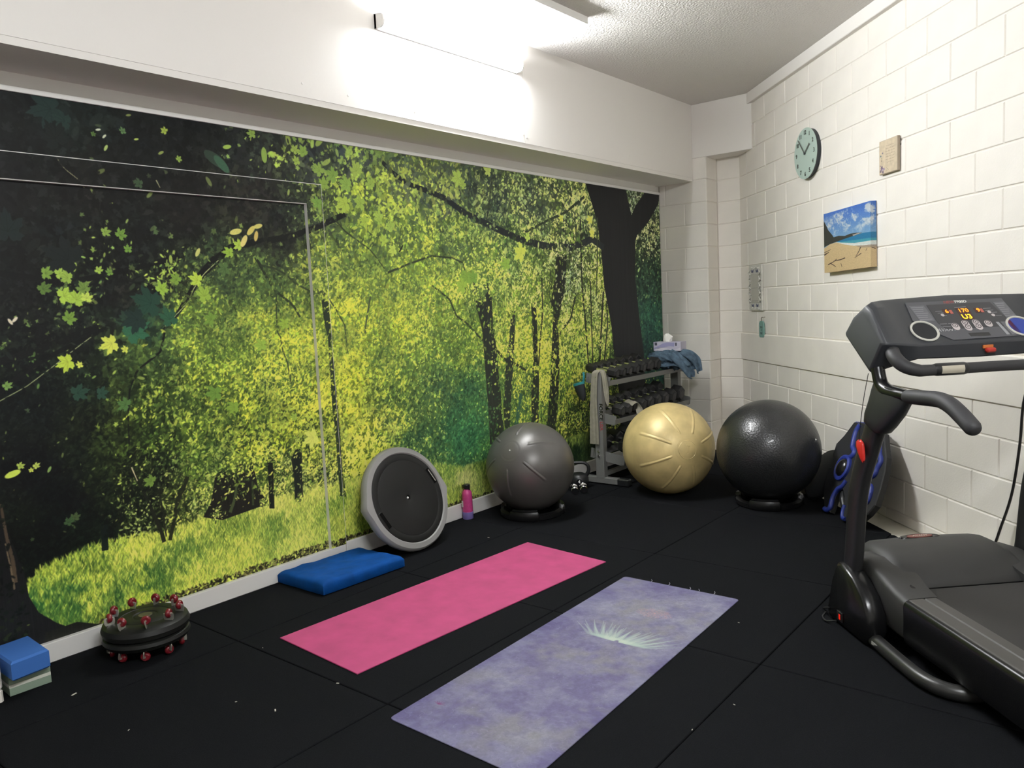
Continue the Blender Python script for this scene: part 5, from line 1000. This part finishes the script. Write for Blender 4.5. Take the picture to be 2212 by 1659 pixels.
# ------------------------------------------------------------------ board, disc and box along the block wall
def core_board():
    lv = Vector((.6877, -.7260, 0)); up = (Vector((.7260, .6877, 0))*.28+Vector((0, 0, .60))).normalized(); nn = lv.cross(up)
    t = thing('fitness_board', 'black and blue moulded fitness board leaning on the block wall behind the treadmill post', 'fitness board')
    m = Matrix((lv, up, nn)).transposed().to_4x4(); m.translation = rwpt(2.5, -.335, .0); t.matrix_world = m
    s = -1 if nn.dot(Vector((.726, .688, 0))) > 0 else 1       # towards the room
    BO = [(-.213, .64), (-.105, .65), (-.016, .64), (.089, .642), (.173, .624), (.239, .55), (.303, .484), (.349, .4), (.383, .284), (.40, .182), (.366, .111), (.3, .034), (.233, .012), (.153, .012), (.112, .03), (.09, .09), (.049, .149), (-.004, .186), (-.051, .167), (-.051, .089), (-.035, .012), (-.11, .008), (-.20, .10), (-.262, .198), (-.279, .285), (-.25, .299), (-.254, .35), (-.294, .367), (-.316, .458), (-.261, .534)]
    blk = mat('board_black', (30, 31, 33), .6, bump=.15, bscale=300); blu = mat('board_blue', (36, 52, 132), .45)
    d = .045
    MB().prism(BO, -d*.5, d*.5, ch=.006).build('board_body', blk, t)
    z = s*d*.5
    MB().tube([(x*1.005, y, 0) for x, y in BO[-9:]+BO[:4]], .012, 8).build('edge_trim', blu, t, smooth=60)
    for pts, r in (([(-.12, .632), (-.135, .58), (-.109, .5), (-.091, .47), (-.05, .446), (-.066, .407), (-.125, .385)], .019), ([(.154, .618), (.182, .555), (.234, .485), (.278, .447), (.272, .398), (.275, .358), (.23, .325), (.251, .282), (.299, .269), (.321, .205), (.309, .17), (.267, .111)], .02), ([(-.002, .25), (-.016, .205), (-.057, .172), (-.069, .109), (-.05, .045), (-.075, .016), (-.11, .018)], .017), ([(.10, .10), (.11, .05), (.135, .02), (.17, .02)], .014)):
        MB().tube([(x, y, z) for x, y in pts], r, 10, sub=4).build('blue_tube', blu, t, smooth=60)
    MB().lathe([(.055, 0), (.083, .0), (.081, .016), (.066, .022), (.055, .012)], 40, T(-.10, .32, z)@(Matrix.Scale(s, 4, (0, 0, 1)))@Matrix.Scale(1.12, 4, (0, 1, 0)), closed=True).build('dome_ring', blu, t, smooth=60)
    MB().sphere(.062, 28, 12, T(-.10, .32, z), sc=(1, 1.12, .62)).build('dome', M_['black_gloss'], t, smooth=70)
    MB().tube([(-.02, .175, 0), (-.008, .155, 0), (.02, .125, 0), (.055, .09, 0), (.07, .078, 0)], [.012, .02, .026, .02, .012], 14, sub=3).build('hand_grip', M_['black'], t, smooth=60)
core_board()
bd = thing('balance_disc', 'black balance disc leaning on the block wall between the black ball and the board', 'balance disc', (-1.79, 5.64, .185), (0, 0, 0))
bd.matrix_world = T(-1.79, 5.66, .182)@RZ(A_R)@RX(1.02)@RZ(.4)
MB().lathe([(.001, -.045), (.10, -.05), (.17, -.03), (.19, -.006), (.186, .012), (.15, .022), (.001, .024)], 64).build('disc_shell', mat('disc_black', (30, 31, 33), .45, bump=.1, bscale=300), bd, smooth=50)
MB().lathe([(.183, -.012), (.196, -.008), (.198, .006), (.188, .014)], 64, closed=True).build('disc_rim', M_['black'], bd, smooth=50)
cb = thing('cardboard_box', 'small pale cardboard box half hidden behind the large black ball', 'box', (-1.955, 5.79, .0005), (0, 0, .55))
MB().box((-.05, -.035, 0), (.05, .035, .062), ch=.001).build('box_body', mat('card', (150, 140, 124), .8), cb)
MB().box((-.052, -.037, .058), (.052, .037, .064), ch=.001).build('box_lid', mat('card_lid', (186, 180, 164), .8), cb)

# ------------------------------------------------------------------ treadmill (local x: along the belt towards the user, y: across, z: up)
def treadmill():
    t = thing('treadmill', 'black treadmill with a lit display console in front of the block wall', 'treadmill', (-1.088, 3.521, 0), (0, 0, A_R))
    WC = .475
    fr_ = mat('frame_black', (34, 34, 35), .38, bump=.08, bscale=300, bdist=.0006); hood = mat('hood_charcoal', (44, 44, 43), .55, bump=.3, bscale=700, bdist=.0005); con = mat('console_charcoal', (50, 52, 56), .5, bump=.3, bscale=700, bdist=.0005)
    belt = mat('belt_black', (40, 39, 37), .75, noise=.06, nscale=300, bump=.25, bscale=900, bdist=.0005); rail = mat('rail_grey', (66, 64, 61), .5); grip = mat('foam_grip', (44, 44, 46), .6, bump=.3, bscale=500, bdist=.0006)
    glo = mat('dark_gloss', (19, 19, 20), .26, spec=.4)
    mir = lambda w_, s: w_ if s < 0 else 2*WC-w_
    # deck
    MB().box((.1, .2, .11), (2.02, 2*WC-.2, .222), ch=.004).build('deck', M_['black'], t)
    MB().box((.16, .243, .2), (2.0, 2*WC-.243, .242), ch=.008).build('running_belt', belt, t)
    for s in (-1, 1):
        f = lambda a: mir(a, s)
        # side rail: top strip and rounded outer skirt
        sec = [(.243, .20), (.243, .246), (.236, .252), (.192, .253), (.188, .249), (.188, .20)]
        MB().loft([[(l, f(a), z) for a, z in sec] for l in (.405, 2.05)]).build('foot_rail', rail, t)
        sec = [(.186, .236), (.186, .249), (.182, .253), (.128, .252), (.122, .249), (.122, .236)]
        MB().loft([[(l, f(a), z) for a, z in sec] for l in (.405, 2.05)]).build('rail_cap', rail, t)
        sec = [(.186, .12), (.186, .2355), (.122, .2355), (.122, .2505), (.113, .2490), (.104, .240), (.100, .225), (.100, .10), (.108, .075), (.15, .075)]
        MB().loft([[(l, f(a), z) for a, z in sec] for l in (.405, 2.05)]).build('side_rail', glo, t, smooth=50)
        # shoulder running from the hood down to the rail
        st = [(-.16, .19, .25, .20), (-.10, .15, .25, .285), (0, .125, .255, .318), (.1, .11, .26, .322), (.18, .104, .262, .306), (.26, .1, .26, .284), (.33, .1, .252, .264), (.402, .1, .243, .2535)]
        rg = []
        for l, a, b, z in st: rg.append([(l, f(b), .12), (l, f(b), z), (l, f(b-.02), z+.002), (l, f(a+.028), z), (l, f(a+.008), z-.010), (l, f(a), z-.026), (l, f(a+.004), .1), (l, f(a+.02), .08)])
        c_ = MB().loft(rg).build('rail_shoulder', hood, t, smooth=42)
        MB().cyl(.013, 0, .002, 20, T(.315, f(.195), .2675)@RY(.27)).build('screw_hole', mat('hole_black', (6, 6, 6), .8), c_)
        # uprights
        pts = [(-.0, f(.075), .12), (.06, f(.075), .29), (.108, f(.075), .63), (.215, f(.075), .87), (.275, f(.075), .98)]
        pts, rs = smooth_path([Vector(p) for p in pts], [.05]*5, 6)
        rg = []
        for i, p in enumerate(pts):
            tv = (pts[min(i+1, len(pts)-1)]-pts[max(i-1, 0)]).normalized(); a = Vector((tv.z, 0, -tv.x))
            rg.append([tuple(p+a*(.052*math.copysign(abs(math.cos(k*PI/12))**.75, math.cos(k*PI/12)))+Vector((0, .030*math.copysign(abs(math.sin(k*PI/12))**.75, math.sin(k*PI/12)), 0))) for k in range(24)])
        MB().loft(rg).build('upright', fr_, t, smooth=50)
        # neck that flares up into the console and handle
        def sect(l0, l1, z0, z1, wd):
            c0 = ((l0+l1)/2, (z0+z1)/2); h = (math.hypot(l1-l0, z1-z0))/2; u = ((l1-l0)/(2*h), (z1-z0)/(2*h))
            return [(c0[0]+u[0]*h*math.copysign(abs(math.cos(k*PI/12))**.6, math.cos(k*PI/12)), f(.075)+wd*math.copysign(abs(math.sin(k*PI/12))**.6, math.sin(k*PI/12)), c0[1]+u[1]*h*math.copysign(abs(math.cos(k*PI/12))**.6, math.cos(k*PI/12))) for k in range(24)]
        MB().loft([sect(.225, .305, .935, .91, .030), sect(.195, .325, .955, .915, .038), sect(.20, .365, .99, .945, .04), sect(.225, .43, 1.04, 1.0, .038), sect(.24, .485, 1.09, 1.06, .032), sect(.25, .46, 1.115, 1.10, .026)]).build('neck', mat('neck_black', (36, 37, 40), .45), t, smooth=60)
        # side arm: metal stub, foam grip
        P = [(.27, 1.175), (.295, 1.115), (.345, 1.09), (.42, 1.084), (.50, 1.084)]
        MB().tube([(l, f(.07), z) for l, z in P], [.026, .027, .028, .026, .022], 16, sub=5, up=(0, 1, 0)).build('arm_tube', glo, t, smooth=60)
        P = [(.47, 1.083), (.50, 1.084), (.60, 1.090), (.68, 1.093), (.74, 1.08), (.80, 1.052), (.855, 1.02), (.872, 1.01)]
        MB().tube([(l, f(.07), z) for l, z in P], [.022, .0275, .028, .0285, .029, .029, .028, .016], 18, sub=4, up=(0, 1, 0)).build('foam_grip', grip, t, smooth=60)
        # foot cover and stabiliser
        P = [(-.06, .004), (-.075, .05), (-.03, .20), (.015, .285), (.055, .292), (.15, .262), (.235, .205), (.285, .14), (.29, .07), (.262, .004)]
        MB().prism([(a, b) for a, b in P], -.045, .045, T(0, f(.062), 0)@RX(PI/2), ch=.014).build('foot_cover', glo, t, smooth=50)
        P = [(.20, .062), (.34, .052), (.50, .045), (.62, .048), (.70, .075), (.745, .125), (.755, .19), (.755, .26)]
        MB().tube([(l, f(a), .033) for l, a in P], .029, 16, sub=5, up=(0, 0, 1)).build('stabiliser_tube', mat('tube_grey', (42, 42, 41), .35, metal=.1), t, smooth=60)
        MB().box((.60 if s < 0 else .6, f(.25)-.02, .03), (.76, f(.25)+.02, .13)).build('deck_bracket', M_['black'], t)
        MB().box((.30, f(.0255)-.001, .030), (.345, f(.0255)+.001, .044), ch=.0005).build('rating_label', mat('label_pale', (150, 150, 144), .5), t)
        MB().cyl(.035, -.02, .02, 24, T(.02, f(.20), .036)@RX(PI/2), ch=.004).build('transport_wheel', M_['black'], t, smooth=40)
    # motor hood with rounded ends
    prof = [(-.19, .11), (-.20, .20), (-.17, .285), (-.10, .335), (-.02, .352), (.06, .350), (.13, .337), (.21, .305), (.262, .268), (.282, .244), (.282, .12)]
    rg = []
    for a, k, dz in ((.17, .55, -.06), (.182, .8, -.022), (.20, .93, -.008), (.235, 1, 0), (.35, 1, .004), (WC, 1, .007), (.60, 1, .004), (.715, 1, 0), (.75, .93, -.008), (.768, .8, -.022), (.78, .55, -.06)):
        rg.append([(.04+(l-.04)*(.6+.4*k if l < .1 else 1), a, .11+(z-.11)*(.5+.5*k)+(dz if l < .2 else dz*.3)) for l, z in prof])
    h = MB().loft(rg).build('motor_hood', hood, t, smooth=50)
    Mx = T(-.045, WC-.03, .3575)@RY(.06)@RZ(PI/2)@Matrix.Scale(.36, 4, (0, 1, 0))
    MB().lathe([(.001, 0), (.062, 0), (.07, .002), (.078, 0), (.08, -.004), (.001, -.004)], 40, Mx@Matrix.Scale(1.2, 4, (1, 0, 0))).build('badge_surround', glo, h, smooth=60)
    MB().cyl(.05, 0, .003, 40, Mx@Matrix.Scale(1.2, 4, (1, 0, 0))).build('oval_badge', mat('badge_red', (112, 62, 54), .4), h)
    text('badge_word', 'AVANT', .022, T(-.045, WC-.03, .361)@RY(.06)@RZ(PI/2), mat('badge_silver', (190, 184, 170), .4), h, ext=.0003, shear=.3)
    MB().box((.281, .245, .2), (.289, 2*WC-.245, .2445)).build('hood_gap', mat('gap_black', (5, 5, 5), .9, spec=.1), t)
    # console body
    S = [(.045, [(.06, 1.30), (.12, 1.355), (.19, 1.395), (.235, 1.38), (.335, 1.275), (.25, 1.165)]),
         (.055, [(.035, 1.308), (.105, 1.375), (.205, 1.427), (.25, 1.405), (.355, 1.278), (.243, 1.153)]),
         (.085, [(.02, 1.310), (.09, 1.392), (.20, 1.443), (.24, 1.42), (.362, 1.276), (.262, 1.160)]),
         (.15, [(.00, 1.30), (.07, 1.405), (.155, 1.447), (.19, 1.418), (.355, 1.270), (.318, 1.192)]),
         (.20, [(.00, 1.29), (.06, 1.410), (.132, 1.448), (.168, 1.430), (.348, 1.266), (.338, 1.207)]),
         (.45, [(.00, 1.285), (.05, 1.418), (.122, 1.455), (.168, 1.430), (.345, 1.266), (.338, 1.203)])]
    WP = .4525
    S = S+[(2*WP-a, p) for a, p in S[:-1][::-1]]
    rg = [[(l, a, z) for l, z in p] for a, p in S]
    cbd = MB().loft(rg).build('console_body', con, t, bevel=.010)
    # face plane of the console
    th = math.atan2(1.430-1.266, .345-.168)
    def FP(d, a, h_=0): return T(.168, a, 1.430)@RY(th)@T(d, 0, h_)      # x: down the slope, y: across, z: out
    flat = RZ(PI/2)                                                       # text: reads left to right along +y
    pan = mat('face_panel', (78, 79, 84), .35); drk = mat('face_dark', (52, 53, 57), .3); lbx = mat('face_box', (98, 99, 104), .4)
    def plate(n, pts, m_, h0, h1, par=t): return MB().prism(pts, h0, h1, FP(0, 0)).build(n, m_, par)
    fp = plate('display_panel', [(.004, .243), (.004, .662), (.222, .672), (.228, .345), (.205, .318), (.19, .30), (.11, .228)], pan, .0005, .004)
    plate('display_field', [(.024, .325), (.024, .60), (.165, .63), (.168, .345), (.13, .325)], drk, .004, .0048, fp)
    for a0, a1 in ((.248, .312), (.612, .662)):
        plate('guide_box', [(.026, a0), (.026, a1), (.118, a1+.008), (.122, a0+.010)], lbx, .004, .0048, fp)
        ln = MB()
        for k in range(7): d_ = .034+k*.012; ln.add([(d_, a0+.006+k*.001, .0049), (d_+.0035, a0+.006+k*.001, .0049), (d_+.0035, a1-.006+k*.001-(k % 3)*.006, .0049), (d_, a1-.006+k*.001-(k % 3)*.006, .0049)], [(0, 1, 2, 3)], FP(0, 0))
        ln.build('guide_print', mat('guide_ink', (132, 132, 136), .5), fp)
    led = mat('led_amber', (255, 120, 20), .5, emit=(255, 150, 30), estr=1.6); ledy = mat('led_yellow', (255, 200, 30), .5, emit=(255, 205, 40), estr=1.5); win = mat('led_window', (62, 22, 18), .3)
    for s_, d_, a, sz, m_, w_ in (('6', .068, .392, .028, led, .026), ('170', .068, .463, .030, led, .046), ('9', .070, .527, .028, led, .026), ('U3', .104, .462, .036, ledy, .044)):
        plate('led_window', [(d_-sz*.5, a-w_*.6), (d_-sz*.5, a+w_*.6), (d_+sz*.5, a+w_*.6), (d_+sz*.5, a-w_*.6)], win, .0048, .0052, fp)
        text('led_digits', s_, sz, FP(d_, a, .0055)@flat, m_, fp, ext=.0003, bold=.0004)
    for d_, a in ((.072, .409), (.072, .541)): plate('dim_digit', [(d_-.011, a-.006), (d_-.011, a+.006), (d_+.011, a+.006), (d_+.011, a-.006)], mat('dim_red', (176, 92, 82), .5), .0048, .0054, fp)
    pale = mat('button_pale', (188, 180, 180), .5); ink = mat('button_ink', (66, 58, 62), .5); mk = mat('face_mark', (150, 150, 154), .5)
    def pill(a, d0, d1, r=.0145):
        P = [(d0+r-r*math.sin(k*PI/8), a-r*math.cos(k*PI/8)) for k in range(9)]+[(d1-r+r*math.sin(k*PI/8), a+r*math.cos(k*PI/8)) for k in range(9)]
        o = MB().prism(P, .004, .0062, FP(0, 0)).build('button', pale, fp)
        for q in ([d0+.0135] if d1-d0 < .05 else [d0+.0135, d0+.038]):
            MB().lathe([(.0085, .0062), (.0115, .0062), (.0115, .0066), (.0085, .0066)], 20, FP(q, a), closed=True).build('button_ring', ink, o)
            MB().cyl(.004, .0062, .0067, 3, FP(q, a)).build('button_symbol', ink, o)
    pill(.388, .137, .177); pill(.436, .124, .184); pill(.482, .122, .182); pill(.530, .130, .168)
    for d_, a in ((.088, .365), (.083, .568), (.102, .575)): MB().cyl(.0075, .004, .0056, 20, FP(d_, a)).build('small_button', pale, fp)
    ln = MB()
    for d_, a, b in ((.063, .345, .372), (.074, .35, .375), (.090, .372, .382), (.060, .552, .585), (.072, .556, .59), (.085, .577, .60), (.104, .585, .61), (.137, .33, .36), (.152, .335, .368), (.045, .435, .485), (.137, .365, .38)): ln.add([(d_, a, .0049), (d_+.002, a, .0049), (d_+.002, b, .0049), (d_, b, .0049)], [(0, 1, 2, 3)], FP(0, 0))
    ln.build('panel_marks', mk, fp)
    plate('grip_scale', [(.142, .565), (.142, .577), (.215, .588), (.215, .574)], mat('scale_silver', (150, 152, 156), .4), .004, .005, fp)
    plate('grip_scale', [(.142, .585), (.142, .605), (.215, .615), (.215, .596)], mat('scale_grey', (100, 101, 106), .4), .004, .005, fp)
    plate('grip_scale', [(.136, .612), (.136, .630), (.208, .640), (.208, .622)], mat('scale_red', (128, 48, 50), .4), .004, .005, fp)
    plate('key_slot', [(.196, .422), (.196, .508), (.214, .508), (.214, .425)], mat('slot_black', (34, 34, 37), .4), .004, .0046, fp)
    text('model_word', 'AVANT', .024, FP(.172, .342, .0045)@flat, mat('logo_silver', (176, 176, 178), .3), fp, ext=.0002, shear=.35)
    text('model_title', 'NEW', .020, FP(.014, .425, .0045)@flat, mat('logo_red', (140, 66, 64), .4), fp, ext=.0002, shear=.3, bold=.0006)
    text('model_title', 'T800D', .019, FP(.014, .475, .0045)@flat, mat('logo_white', (226, 226, 220), .3), fp, ext=.0002, shear=.2, bold=.0006)
    for a in (.25, .655):
        q = MB().lathe([(.049, .0), (.056, .002), (.0575, .006), (.055, .009), (.049, .0085), (.047, .004)], 48, FP(.172, a), closed=True).build('speaker_ring', mat('ring_silver', (206, 206, 198), .3, metal=.4), t, smooth=50)
        MB().cyl(.0485, .0, .005, 48, FP(.172, a)).build('speaker_grille', mat('grille', (34, 35, 38), .8, bump=.6, bscale=900) if a < .5 else mat('fan_blue', (40, 62, 150), .5), q)
    # stop key under the panel lip
    MB().box((.342, .462, 1.238), (.348, .505, 1.252), ch=.001).build('key_holder', mat('key_orange', (196, 110, 50), .5), t)
    MB().box((.345, .466, 1.222), (.366, .508, 1.241), RX(0), ch=.006).build('stop_key', mat('key_red', (180, 48, 40), .4), t)
    # cross handlebar with pulse plates
    pts = [(.32, .10, 1.25), (.385, .075, 1.225), (.43, .085, 1.195), (.45, .125, 1.178), (.452, .18, 1.175), (.452, WP, 1.177)]
    pts = pts+[(a, 2*WP-b, c) for a, b, c in pts[:-1][::-1]]
    MB().tube(pts, [.027, .027, .026, .024, .0215, .0205, .0215, .024, .026, .027, .027], 18, sub=5, up=(1, 0, 0)).build('cross_bar', grip, t, smooth=60)
    for a in (.20, 2*WP-.31):
        hs = MB().tube([(.452, a-.012, 1.176), (.452, a, 1.176), (.452, a+.11, 1.176), (.452, a+.122, 1.176)], [.021, .0245, .0245, .021], 18, up=(1, 0, 0)).build('pulse_sleeve', M_['black'], t, smooth=50)
        MB().loft([[(.452+.0252*math.cos(q), a_, 1.1765+.0252*math.sin(q)) for q in (-.62, -.3, 0, .3, .62)]+[(.452+.022*math.cos(q), a_, 1.1765+.022*math.sin(q)) for q in (.62, 0, -.62)] for a_ in (a+.01, a+.10)]).build('pulse_plate', mat('pulse_metal', (190, 184, 168), .35, metal=.4), hs, smooth=50)
    # safety cord with red clip
    MB().tube([(.262, .035, 1.155), (.235, .030, 1.05), (.214, .028, .95), (.205, .026, .87), (.225, .026, .80)], .0014, 6, sub=4).build('safety_cord', mat('cord', (16, 16, 16), .6), t)
    rg = []
    for z, hw_, hd, ox in ((.87, .006, .006, .0), (.86, .024, .011, 0), (.845, .026, .013, .002), (.82, .020, .012, .012), (.80, .013, .010, .02), (.785, .004, .004, .026)):
        rg.append([(.205+ox+hw_*math.cos(k*PI/6), .030+hd*math.sin(k*PI/6), z+.006*math.cos(k*PI/3)) for k in range(12)])
    MB().loft(rg).build('safety_clip', mat('clip_red', (196, 40, 32), .35), t, smooth=60)
    MB().tube([(.352, .10, 1.20), (.31, .07, 1.17), (.29, .065, 1.15)], .0012, 6, sub=4).build('thin_cable', mat('cord2', (16, 16, 16), .6), t)
    # power switch and lead at the foot
    MB().box((.030, .0125, .028), (.078, .0168, .072), ch=.001).build('switch_plate', M_['black'], t)
    MB().box((.046, .0125, .036), (.062, .0182, .062), ch=.001).build('power_switch', mat('switch_red', (190, 30, 16), .3, emit=(255, 40, 16), estr=1.6), t)
    MB().tube([(-.02, .03, .06), (-.085, .01, .035), (-.11, .03, .008), (-.06, -.01, .006), (.0, -.02, .010), (.05, .0, .03)], .004, 8, sub=5).build('power_lead', M_['black'], t, smooth=60)
    MB().box((-.06, .12, .01), (.02, 2*WC-.12, .06), ch=.005).build('front_crossbar', M_['black'], t)
    return t
treadmill()
